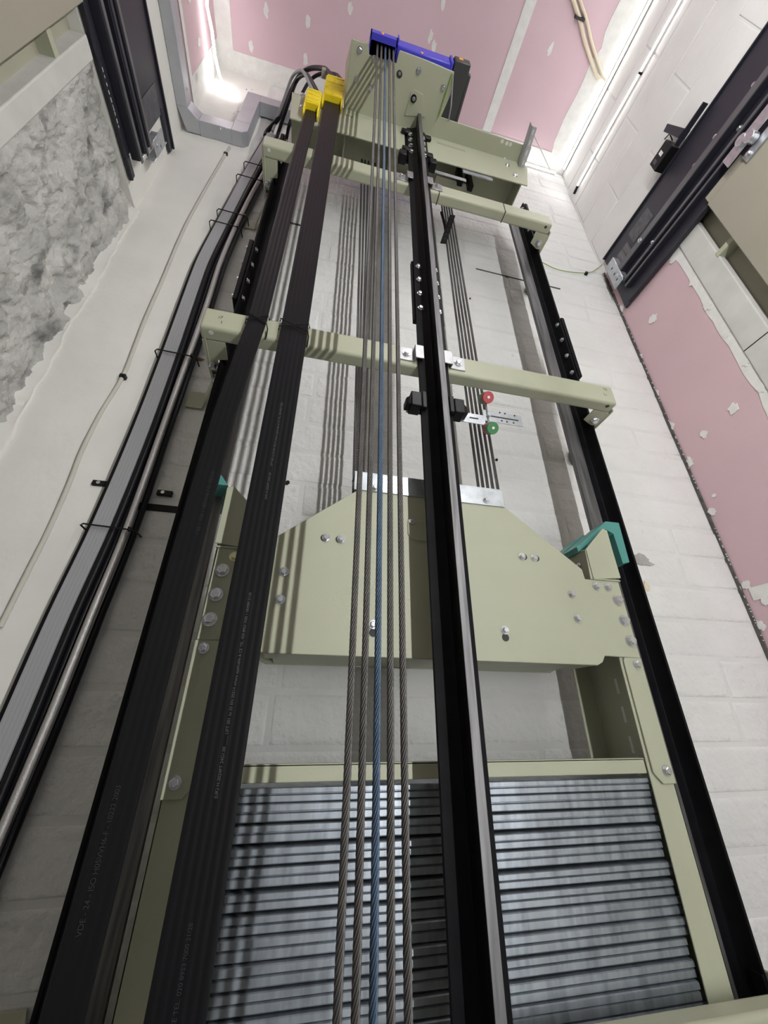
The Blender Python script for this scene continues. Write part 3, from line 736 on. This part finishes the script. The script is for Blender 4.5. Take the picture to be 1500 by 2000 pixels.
for u, v in ((981,276),(990,280),(997,282)):
    c = onz(u, v); MB().cyl((c.x, c.y, ZS-.0008), (c.x, c.y, ZS+.001), .008, 12).build('hole', 'filler', so)
a, b = P(853, 276, Y=.7448), P(909, 297, Y=.7448); MB().box(a.x, b.x, .7442, .746, (a.z+b.z)/2-.008, (a.z+b.z)/2+.010).build('long_slot', 'olive', web)
text_mesh('stamped_mark', 'M7201', .020, 'filler', P(857, 267, Y=.7445), (1,0,0), (0,0,1), web)
# eyelet plate around the rail head
tp = [onz(*q) for q in ((790,225),(803,178),(811,175),(826,184),(830,228))]
MB().prism([Vector((p.x, min(p.y, .744), ZS-.004)) for p in tp], (0,0,.004)).build('eyelet_plate', 'beige', so, bevel=.0008, seg=1)
c = onz(808, 191); MB().cyl((c.x, c.y, ZS-.012), (c.x, c.y, ZS-.002), .013, 18).build('eyelet_ring', 'rail_black', so); bolt(so, (c.x, c.y, ZS-.012), (0,0,-1), .7)
# white cover strips under the beam
a, b = P(903, 322, Y=.75), P(962, 345, Y=.75); MB().box(a.x, b.x, .7525, .757, 2.212, 2.252).build('cover_strip', 'galv', web)
a, b = P(832, 302, Y=.75), P(846, 310, Y=.75); MB().box(max(a.x, RX+.055), b.x, .7525, .757, 2.205, 2.240).build('cover_strip', 'galv', web)
# blue gearless machine on top of the bedplate
hm = thing('hoist_machine', 'blue hoist machine with dark grey brake box on top of the bed frame', 'machine', (.26, .68, ZS+.008))
bz = ZS+.010
cx0, cx1 = onz(725, 60).x, onz(776, 75).x+.003
ck = [(.492,bz-.018),(.492,bz+.022),(.56,bz+.22),(.72,bz+.33),(.90,bz+.22),(.925,bz+.02),(.925,bz)]
cv = MB()
cv.box(cx0, cx1, .492, .512, bz-.018, bz+.022)
for xs in (cx0, cx1-.004): cv.prism([Vector((xs, y, z)) for y, z in ck+[(.518, bz), (.518, bz-.018)]], (.004,0,0))
for (y0, q0), (y1, q1) in zip(ck[1:], ck[2:]): cv.prism([Vector((cx0, y0, q0)), Vector((cx0, y1, q1)), Vector((cx0, y1-.001, q1-.003)), Vector((cx0, y0+.004, q0-.003))], (cx1-cx0,0,0))
cvo = cv.build('sheave_cover', 'blue_paint', hm, bevel=.001, seg=1)
MB().prism([Vector((cx1, .486, bz-.01)), Vector((cx1+.006, .486, bz-.01)), Vector((cx1+.006, .486, bz+.035)), Vector((cx1, .486, bz+.035))], (0,.012,0)).build('lug', 'blue_paint', hm)
MB().cyl((cx0+.006, .7115, bz+.195), (cx1-.006, .7115, bz+.195), .180, 40).build('traction_sheave', 'rail_black', hm, smooth=True)
bo = MB(); bx1 = onz(886, 130).x
mq = [(.508,bz+.002),(.508,bz+.085),(.59,bz+.24),(.70,bz+.30),(.84,bz+.25),(.90,bz+.12),(.90,bz+.002)]
bo.prism([Vector((cx1+.004, y, z)) for y, z in mq], (bx1-.012-cx1-.004,0,0)); bo.prism([Vector((bx1-.012, y-.008 if y < .6 else y, z)) for y, z in mq], (.012,0,0))
body = bo.build('motor_body', 'blue_paint', hm, bevel=.004)
for u, v, yy in ((748, 74, .4915), (825, 104, .5075)):
    c = P(u, v, Y=yy)
    if yy < .5: c.z = bz+.002
    MB().prism([c+Vector((q[0], 0, -q[1]*1.6)) for q in ((-.009,-.005,0),(0,-.012,0),(.009,-.005,0),(.003,-.005,0),(.003,.004,0),(-.003,.004,0),(-.003,-.005,0))], (0,.0008,0)).build('arrow_mark', 'orange_mark', hm)
bb = MB(); e = [onz(*q, z=bz) for q in ((874,112),(916,122),(921,150),(900,243),(868,243))]
bq = [(.492,bz),(.492,bz+.055),(.60,bz+.31),(.80,bz+.31),(.80,bz)]
bb.prism([Vector((bx1+.004, y, z)) for y, z in bq], (.070,0,0))
bb.prism([Vector((bx1+.074, y+.03 if y < .7 else y, z+.004 if z < bz+.01 else z-.02)) for y, z in bq], (.014,0,0))
bbx = bb.build('brake_box', 'grey_box', hm, bevel=.004)
MB().box(bx1+.022, bx1+.040, .4905, .493, bz+.022, bz+.045).build('warning_label', 'orange_mark', bbx)
MB().tube([Vector((bx1+.002, .53, bz-.016)), Vector((bx1-.004, .60, bz-.018)), Vector((bx1-.01, .67, bz-.024))], .003, 6).build('earth_wire', 'wire_green', hm)
MB().tube([Vector((bx1+.008, .54, bz-.016)), Vector((bx1+.03, .62, bz-.032)), Vector((bx1+.04, .675, bz-.016))], .003, 6).build('control_wire', 'cable_grey', hm)
# rope hitch and perforated strip below the frame
hi = thing('rope_hitch', 'dark rope anchor with two square bars below the machine frame', 'rope hitch', (.50, .88, 2.26))
MB().box(.44, .60, .84, .94, 2.34, 2.36).build('hitch_plate', 'beige', hi)
for u, v in ((901, 352), (921, 362)):
    c = P(u, v, Y=.80); MB().box(c.x-.012, c.x+.012, .80, .826, c.z, c.z+.13).build('square_bar', 'rail_black', hi, bevel=.002)
for i in range(5): MB().cyl((.524-.0105*i, .892+.003*i, 2.271), (.524-.0105*i, .892+.003*i, 2.345), .0050, 12).build('rope_socket', 'zinc', hi)
ps = thing('perforated_strip', 'short dark perforated steel strip hanging below the upper crossbeam', 'bracket', P(865, 475, Y=.86))
a, b = P(884, 420, Y=.86), P(866, 474, Y=.86)
dx = Vector((.014, 0, .004))
MB().prism([a-dx, a+dx, b+dx, b-dx], (0,.004,0)).build('strip', 'rail_black', ps)
for i in range(6):
    c = a+(b-a)*(i+.7)/6.6; MB().cyl((c.x, .8592, c.z), (c.x, .8605, c.z), .004, 8).build('hole', 'mark_black', ps)
MB().tube([P(862, 415, Y=.87), P(868, 435, Y=.87), P(872, 452, Y=.87), P(866, 430, Y=.88)], .006, 8).build('shackle', 'rail_black', ps)
# second magnet strip up near the machine
# slotted angle on the right end of the frame
sa = thing('slotted_angle', 'grey slotted steel angle reaching out from the right end of the machine frame', 'bracket', (.84, .70, ZS-.05))
p0, p1 = onz(1016, 312, z=2.46), onz(1041, 240, z=2.46)
MB().prism([Vector((p0.x-.004, min(p0.y+.02, .741), 2.415)), Vector((p0.x+.020, min(p0.y+.02, .741), 2.415)), Vector((p1.x+.012, p1.y, 2.415)), Vector((p1.x-.012, p1.y, 2.415))], (0,0,.004)).build('flange', 'galv_trunk', sa)
MB().prism([Vector((p0.x-.006, min(p0.y+.02, .741), 2.415)), Vector((p1.x-.014, p1.y, 2.415)), Vector((p1.x-.014, p1.y, 2.462)), Vector((p0.x-.006, min(p0.y+.02, .741), 2.462))], (.004,0,0)).build('flange', 'galv_trunk', sa)
for i in range(4):
    t = (i+.5)/4; c = Vector((p0.x+.008, min(p0.y+.02, .741), 2.4142)).lerp(Vector((p1.x, p1.y, 2.4142)), t); MB().box(c.x-.003, c.x+.003, c.y-.009, c.y+.009, 2.4142, 2.4155).build('slot', 'filler', sa)
tag(MB().tube([P(1042, 262, Y=.70), P(1060, 300, Y=.9), P(1076, 335, Y=1.04)], .003, 6).build('thin_conduit', 'wire_pale'), 'thin grey wire from slotted angle to the ceiling corner', 'wire')
# ================================================================== MAGNET BRACKET UNDER THE MID BEAM
mb = thing('magnet_bracket', 'galvanised strip bracket on the car rail with red and green switch magnets', 'bracket', (RX, .76, .80))
zm = P(815, 790, Y=.745).z
a, b = P(793, 788, Y=.757), P(1019, 820, Y=.757)
MB().box(a.x, P(945, 805, Y=.757).x, .7565, .7585, zm-.022, zm+.012).build('strip', 'galv', mb)
c0, c1 = P(944, 812, Y=.80), P(1019, 820, Y=.80)
zs2 = (c0.z+c1.z)/2
MB().box(c0.x, c1.x, .80, .802, zs2-.022, zs2+.020).build('strip', 'galv', mb)
MB().box(c0.x+.012, c1.x-.012, .7992, .8005, zs2-.003, zs2+.001).build('slot', 'mark_black', mb)
for u, v in ((976,806),(986,808),(1005,812),(980,822),(990,824),(1003,826)):
    c = P(u, v, Y=.80); MB().cyl((c.x, .7992, c.z), (c.x, .8005, c.z), .003, 8).build('hole', 'mark_black', mb)
x1 = P(908, 803, Y=.756).x; MB().box(x1+.012, x1+.038, .7557, .757, zm-.006, zm-.002).build('slot', 'mark_black', mb)
for s, u in ((-1, 815), (1, 889)):
    xe = RX+s*.0445
    ck = MB(); ck.box(xe+s*.0006, xe+s*.030, .722, .762, zm-.024, zm+.024); ck.box(xe-s*.014, xe+s*.0006, .722, .736, zm-.026, zm+.030)
    ck.prism([(xe+s*.03, .724, zm-.02), (xe+s*.03, .724, zm+.01), (xe+s*.042, .730, zm+.005), (xe+s*.042, .730, zm-.016)], (0,.03,0))
    ck.build('rail_clip', 'black_plastic', mb, bevel=.003)
pr, pg = P(954, 776, Y=.735), P(963, 836, Y=.735)
for c, f, bk in ((pr, 'red_magnet', 'green_magnet'), (pg, 'green_magnet', 'red_magnet')):
    ax = Vector((0, .80, .60)); c1 = c+ax*.013; c2 = c+ax*.030
    g = MB().cyl(c, c1, .0168, 24).build('magnet', f, mb, bevel=.0012, seg=1)
    MB().cyl(c1, c2, .0168, 24).build('rear_half', bk, g)
    MB().cyl(c-ax*.002, c+ax*.001, .004, 10).build('screw', 'zinc', g)
MB().cyl((pr.x, .755, pg.z), (pr.x+.001, .755, pr.z), .0028, 8).build('rod', 'zinc', mb)
c = P(954, 812, Y=.752); MB().cyl((c.x, .745, c.z), (c.x, .756, c.z), .006, 12).build('nut', 'zinc', mb)
# second strip at the machine
m2 = thing('switch_strip', 'galvanised strip with black clips on the car rail just below the machine frame', 'bracket', (RX, .76, 2.1))
zz = P(900, 345, Y=.757).z
MB().box(RX-.09, P(912, 350, Y=.757).x, .7640, .7660, zz-.012, zz+.012).build('strip', 'galv', m2)
for s in (-1, 1): MB().box(RX+s*.0510, RX+s*.085, .728, .768, zz-.022, zz+.022).build('rail_clip', 'black_plastic', m2, bevel=.004)
# ================================================================== CABLES ON THE LEFT
def spl(pts, k=5):
    pts = [Vector(p) for p in pts]; out = []
    for i in range(len(pts)-1):
        p0, p1, p2, p3 = pts[max(i-1, 0)], pts[i], pts[i+1], pts[min(i+2, len(pts)-1)]
        for j in range(k):
            t = j/k; out.append(.5*((2*p1)+(p2-p0)*t+(2*p0-5*p1+4*p2-p3)*t*t+(3*p1-p0-3*p2+p3)*t**3))
    return out+[pts[-1]]
YG = 1.022
base_uv = [(530,262),(482,345),(446,412),(404,492),(384,540),(331,690),(275,840),(200,1020),(116,1200),(30,1400)]
gp = spl([P(u, v, Y=YG) for u, v in base_uv]); last = gp[-1]
gp += [Vector((last.x-.01*i, YG, last.z-.25*i)) for i in range(1, 6)]
bend = spl([P(596,200,Y=.80), P(588,158,Y=.82), P(577,165,Y=.90), P(560,205,Y=.98)], 5)
tag(MB().sweep(flat_prof(.040, .006, 5), [p for p in gp][::-1]).build('flat_cable', 'cable_grey', None, smooth=True), 'grey ribbed flat cable running up the wall in the tied cable run', 'cable')
def off_path(dx, yy, dz=0): return [Vector((p.x+dx, yy, p.z+dz)) for p in gp]
def cable(name, path, r, m, label, group=None, n=10): return tag(MB().tube(path, r, n).build(name, m, None, smooth=True), label, 'cable', group)
tag(MB().sweep(flat_prof(.058, .006, 3), off_path(-.006, YG+.014)[::-1]).build('flat_cable', 'cable_black', None, smooth=True), 'black flat cable under the grey one on the wall', 'cable')
GRP = 'black round cables in the wall cable run'
cable('round_cable', off_path(.030, YG+.004), .0085, 'cable_black', 'black round cable touching the edge of the grey flat cable', GRP)
cable('round_cable', off_path(.040, YG+.018), .0085, 'cable_black', 'black round cable lying against the wall between grey cable and silver conduit', GRP)
sil = []
for p in gp:
    wv = .010*math.sin(p.z*5.2+.6); sil.append(Vector((p.x+.056+wv*.5, YG+.004, p.z)))
cable('flexible_conduit', sil, .0085, 'conduit_silver', 'silver flexible conduit on the right of the tied cable run')
cable('round_cable', [p+Vector((.014,.016,0)) for p in sil], .008, 'cable_black', 'black round cable tucked behind the silver conduit')
def ring(u, v, w0, w1, label):
    c = P(u, v, Y=YG); o = MB()
    y0, y1 = YG-.012, YG+.026
    o.tube([(c.x+w0, y1, c.z), (c.x+w0, y0+.008, c.z), (c.x+w0+.008, y0, c.z+.001), (c.x+w1-.012, y0, c.z-.004), (c.x+w1, y0+.006, c.z-.006), (c.x+w1+.002, y1, c.z-.006)], .0022, 6)
    o.box(c.x+w1-.018, c.x+w1-.010, y0-.005, y0+.003, c.z-.008, c.z+.002)
    tag(o.build('cable_tie', 'black_plastic', None), label, 'cable tie', 'black ties around the wall cable run')
for u, v, lb in ((331,692,'level with the wall foot of the crossbeam'),(196,1030,'just below the open joint'),(444,418,'upper of a close pair'),(430,440,'lower of a close pair'),(494,325,'higher one beside the upper crossbeam'),(480,350,'lower one beside the upper crossbeam')): ring(u, v, -.0425, .086, 'black tie around the wall cable run, '+lb)
# screwed tie bases
for u, v, lb in ((197,945,'thin painted wire side'),(322,964,'silver conduit side')):
    c = P(u, v, Y=D-.006); t = thing('tie_base', 'black screwed tie base at the wall cable run, '+lb, 'cable clip', c, 'tie bases of the wall cable run')
    MB().box(c.x-.020, c.x+.020, D-.012, D-.002, c.z-.008, c.z+.008).build('base', 'black_plastic', t, bevel=.002)
    MB().cyl((c.x-.004, D-.014, c.z), (c.x-.004, D-.011, c.z), .005, 10).build('screw', 'zinc', t)
# loops from the clamps over to the wall run
big = [P(u, v, Y=y) for u, v, y in ((650,150,.735),(646,143,.76),(632,134,.80),(606,134,.84),(585,148,.88),(566,182,.935),(547,226,.97),(538,243,.985))]
big[0] = Vector((-.100, .728, 2.72)); big[1].x -= .01
big = big[:-1]
def tail(x, y): return [Vector((x, y, gp[0].z+.060)), Vector((x, y, gp[0].z+.0025))]
x0_ = gp[0].x
cable('round_cable', spl(big+tail(x0_-.032, YG+.017), 6), .011, 'cable_black', 'thick black cable looping from the large yellow clamp over to the wall', None, 14)
cable('round_cable', spl([p+Vector((.060, -.006, -.052)) if i else Vector((-.058, .728, 2.70)) for i, p in enumerate(big)]+tail(sil[0].x+.014, YG+.020), 6), .0085, 'cable_black', 'second black cable looping under the thick one behind the yellow clamps', None, 12)
sml = [P(u, v, Y=y) for u, v, y in ((606,170,.728),(600,146,.748),(586,138,.778),(571,150,.835),(556,190,.90),(540,232,.935),(532,250,.95))]
sml[0] = Vector((-.178, .728, 2.49)); sml[1].x -= .012
sml = sml[:-2]
cable('round_cable', spl(sml+tail(x0_+.006, YG-.012), 6), .007, 'cable_grey', 'grey cable looping out of the small yellow clamp')
cable('round_cable', spl([p+Vector((.026, .0, -.030)) if i else Vector((-.150, .728, 2.478)) for i, p in enumerate(sml)]+tail(x0_+.030, YG+.004), 6), .009, 'cable_black', 'black cable looping out of the small yellow clamp')
tp_ = thing('cable_marker', 'pale tag wrapped on the black loop behind the large yellow clamp', 'tag', P(634, 146, Y=.79)); c = P(634, 146, Y=.785); MB().box(c.x-.016, c.x+.014, .765, .80, c.z-.010, c.z+.028).build('wrap', 'olive', tp_, bevel=.003)
# thin pale wire on the render with clips
wp_ = [p for p in spl([P(u, v, Y=D-.012) for u, v in ((500,216),(484,225),(466,262),(441,300),(395,380),(358,450),(318,545),(285,620),(262,680),(240,735),(196,808),(160,880),(135,945),(95,1035),(55,1115),(0,1225))], 4) if p.z < 2.60]
pw = cable('thin_wire', wp_, .0055, 'wire_pale', 'thin painted wire clipped down the white render beside the cable run')
for u, v in ((240,735),(441,300)):
    c = P(u, v, Y=D-.014); MB().box(c.x-.009, c.x+.009, D-.020, D-.002, c.z-.007, c.z+.007).build('clip', 'black_plastic', pw, bevel=.002)
# green earth wire on the right of the block wall
cable('earth_wire', spl([P(u, v, Y=D-.010) for u, v in ((1045,506),(1062,514),(1085,525),(1112,531),(1144,533),(1160,529),(1180,513))], 4), .0022, 'wire_green', 'thin green earth wire drooping from rail bracket to the door header', None, 6)
c = P(1145, 534, Y=D-.01); tag(MB().box(c.x-.008, c.x+.008, D-.018, D-.001, c.z-.007, c.z+.007).build('wire_clip', 'black_plastic', None, bevel=.002), 'small black clip holding the green earth wire on the wall', 'clip')
# cream cables on the ceiling
for k_, (dx, r) in enumerate(((0, .010), (.048, .008))):
    cable('ceiling_cable', spl([P(u, v, Z=ZC-.016)+Vector((dx,0,0)) for u, v in ((1100,-60),(1120,0),(1133,40),(1141,75),(1152,110),(1164,145))], 4)+[P(1170,152,Z=ZC-.02)+Vector((dx,0,0))], r, 'cable_cream', ('thicker' if k_ == 0 else 'thinner')+' of two cream cables clipped across the pink ceiling to the right wall', 'cream ceiling cables')
c = P(1130, 35, Z=ZC-.018); tag(MB().box(c.x-.022, c.x+.036, c.y-.006, c.y+.006, ZC-.030, ZC-.001).build('cable_clip', 'mark_black', None), 'small dark clip over the cream ceiling cables', 'clip')
# ================================================================== TRUNKING
tr = thing('cable_trunking', 'galvanised square cable trunking stepping around the upper left corner', 'trunking', (-.7, .9, 2.6))
zlo, zhi = 2.615, 2.700
MB().box(XL+.001, XL+.050, YB+.1, .955, zlo, zhi).build('trunking_length', 'galv_trunk', tr, bevel=.002)
MB().prism([(XL+.001, .955, zlo), (XL+.050, .955, zlo), (XL+.095, .990, zlo), (XL+.095, D-.012, zlo), (XL+.03, D-.012, zlo)], (0,0,zhi-zlo)).build('corner_piece', 'galv_trunk', tr, bevel=.0015)
xe = P(455, 262, Y=.985).x
MB().box(XL+.095, xe-.02, .990, D-.008, zlo, zhi).build('trunking_length', 'galv_trunk', tr, bevel=.002)
MB().prism([(xe-.02, .990, zlo), (xe+.03, .990, zlo), (xe+.055, .990, zlo+.03), (xe+.055, .990, zhi+.03), (xe-.02, .990, zhi+.03)], (0,D-.008-.990,0)).build('corner_piece', 'galv_trunk', tr, bevel=.0015)
zt2 = P(492, 178, Y=.985).z
MB().box(xe-.02, xe+.055, .990, D-.008, zhi+.03, zt2).build('trunking_length', 'galv_trunk', tr, bevel=.002)
MB().box(xe+.055, xe+.42, .990, D-.008, zt2-.085, zt2).build('trunking_length', 'galv_trunk', tr, bevel=.002)
for u, v in ((431,252),(443,252),(457,222),(465,218),(481,175),(491,176)):
    bolt(tr, P(u, v, Y=.990), (0,-1,0), .5, RIVET, 'screw')
bolt(tr, (XL+.050, .90, (zlo+zhi)/2), (1,0,0), .5, RIVET, 'screw')
# ================================================================== LANDING DOOR HEADERS
def header(side, label):
    s = side; X = XR if s > 0 else XL
    h = thing('door_header', label, 'door header', (X-s*.02, .3, 1.86))
    def bx(d0, d1, y0, y1, z0_, z1_, name, m, par=None, bevel=.0015):
        return MB().box(X-s*d0, X-s*d1, y0, y1, z0_, z1_).build(name, m, par or h, bevel=bevel, seg=1)
    yn = -.95
    if s > 0:
        bp = bx(.004, .014, yn, 1.02, 1.945, 2.395, 'back_plate', 'header_black')
        bx(.014, .024, yn, 1.02, 2.388, 2.396, 'top_lip', 'header_black')
        bx(.014, .034, yn, .985, 1.938, 1.945, 'bottom_lip', 'header_black')
        for z, d, y1, tz in ((2.165, .046, .95, .036), (2.070, .044, .955, .014), (2.035, .040, .96, .010)):
            bx(.014, d, yn, y1, z-tz/2-.004, z+tz/2+.004, 'door_track', 'header_black'); bx(d-.002, d+.002, yn, y1, z-tz/2, z+tz/2, 'track_face', 'header_track')
        gb2 = bx(.050, .054, .945, 1.005, 2.07, 2.27, 'end_bracket', 'galv')
        bx(.014, .050, .945, .949, 2.09, 2.27, 'end_bracket', 'galv'); bx(.014, .017, .87, .95, 2.22, 2.30, 'end_bracket', 'rail_steel')
        for z in (2.11, 2.16, 2.21): MB().box(X-.0546, X-.0535, .968, .980, z-.004, z+.004).build('hole', 'mark_black', gb2)
        bolt(h, (X-.054, .955, 2.12), (-1,0,0), .9); bolt(h, (X-.048, .80, 2.165), (-1,0,0), .9); bolt(h, (X-.046, .76, 2.075), (-1,0,0), .6)
        for y, z in ((.50,2.215),(.40,2.22),(.34,2.12),(.24,2.22),(.16,2.11),(.30,2.03),(.12,2.03),(-.05,2.2),(-.1,2.04)): bolt(h, (X-.0145, y, z), (-1,0,0), 1.0)
        bx(.014, .0155, .72, .85, 2.245, 2.335, 'data_plate', 'sticker', bp, 0)
    else:
        bp = bx(.004, .016, yn, .885, 1.865, 2.405, 'back_plate', 'header_black'); bx(.004, .016, .885, 1.045, 2.355, 2.405, 'top_strip', 'header_black'); bx(.004, .016, .885, .955, 1.865, 1.905, 'bottom_strip', 'header_black')
        bx(.016, .024, yn, 1.045, 2.395, 2.406, 'top_lip', 'header_black')
        bx(.016, .024, yn, .95, 1.858, 1.866, 'bottom_lip', 'header_black')
        for z, d, m_ in ((2.055, .050, 'header_track'), (1.995, .052, 'header_black'), (1.930, .050, 'header_track')):
            bx(.016, d-.003, yn, .905, z-.016, z+.004, 'door_track', 'header_black'); bx(d-.004, d, yn, .915, z-.008, z+.012, 'track_face', m_)
        bx(.016, .045, .905, .909, 1.95, 2.18, 'end_bracket', 'galv'); bx(.016, .05, .955, .96, 2.05, 2.24, 'end_bracket', 'galv'); bx(.045, .049, .90, .96, 2.09, 2.22, 'end_bracket', 'galv')
        bx(.016, .0175, .80, .90, 2.15, 2.33, 'data_plate', 'sticker', bp, 0)
        for y, z in ((.94, 2.16), (.925, 2.12)): bolt(h, (X+.049, y, z), (1,0,0), .8)
        for i in range(9):
            y = .64+i*.018; MB().box(X+.0235, X+.0248, y, y+random.uniform(.006, .016), 1.860+random.uniform(0, .002), 1.864).build('paint_fleck', 'filler', h)
    return h
header(1, 'black landing door header on the right wall with bolted tracks above pink board')
header(-1, 'black landing door header on the left wall with three shiny tracks above broken concrete')
# hanger roller and door hook on the right-hand door
hr = thing('door_hanger', 'shiny steel hanger with rollers at the top edge of the right-hand door panel', 'door hanger', (XR-.06, .33, 2.0))
a = P(1440, 300, X=XR-.075); b = P(1490, 290, X=XR-.05)
MB().box(XR-.058, XR-.054, .24, .42, 1.965, 2.02).build('hanger_arm', 'zinc', hr, bevel=.002)
MB().box(XR-.042, XR-.036, .16, .38, 1.915, 1.955).build('hanger_plate', 'galv', hr, bevel=.002)
for y, z in ((.345, 1.995), (.325, 1.965)): MB().cyl((XR-.075, y, z), (XR-.045, y, z), .020, 18).build('roller', 'zinc', hr, bevel=.002)
for y in (.19, .36): bolt(hr, (XR-.042, y, 1.935), (-1,0,0), 1.0)
# door lock switch sticking up over the header
ls = thing('door_lock_switch', 'dark lock switch box with angled arm on top edge of the right door header', 'switch', (XR-.05, .53, 2.40))
a = P(1305, 300, X=XR-.04); b = P(1325, 240, X=XR-.04)
MB().box(XR-.065, XR-.015, .505, .605, 2.398, 2.475).build('switch_box', 'black_plastic', ls, bevel=.003)
for dy, cm in ((.54, 'filler'), (.575, 'sticker')): MB().box(XR-.0665, XR-.0645, dy, dy+.016, 2.425, 2.455).build('terminal_label', cm, ls)
MB().prism([(XR-.06, .44, 2.400), (XR-.06, .475, 2.400), (XR-.06, .500, 2.545), (XR-.06, .472, 2.555)], (.035,0,0)).build('angled_arm', 'header_black', ls, bevel=.002)
MB().box(XR-.055, XR-.03, .35, .50, 2.397, 2.404).build('base_plate', 'header_black', ls)
MB().tube([(XR-.04, .50, 2.46), (XR-.05, .49, 2.50), (XR-.05, .515, 2.51)], .003, 6).build('lead_wire', 'mark_black', ls)
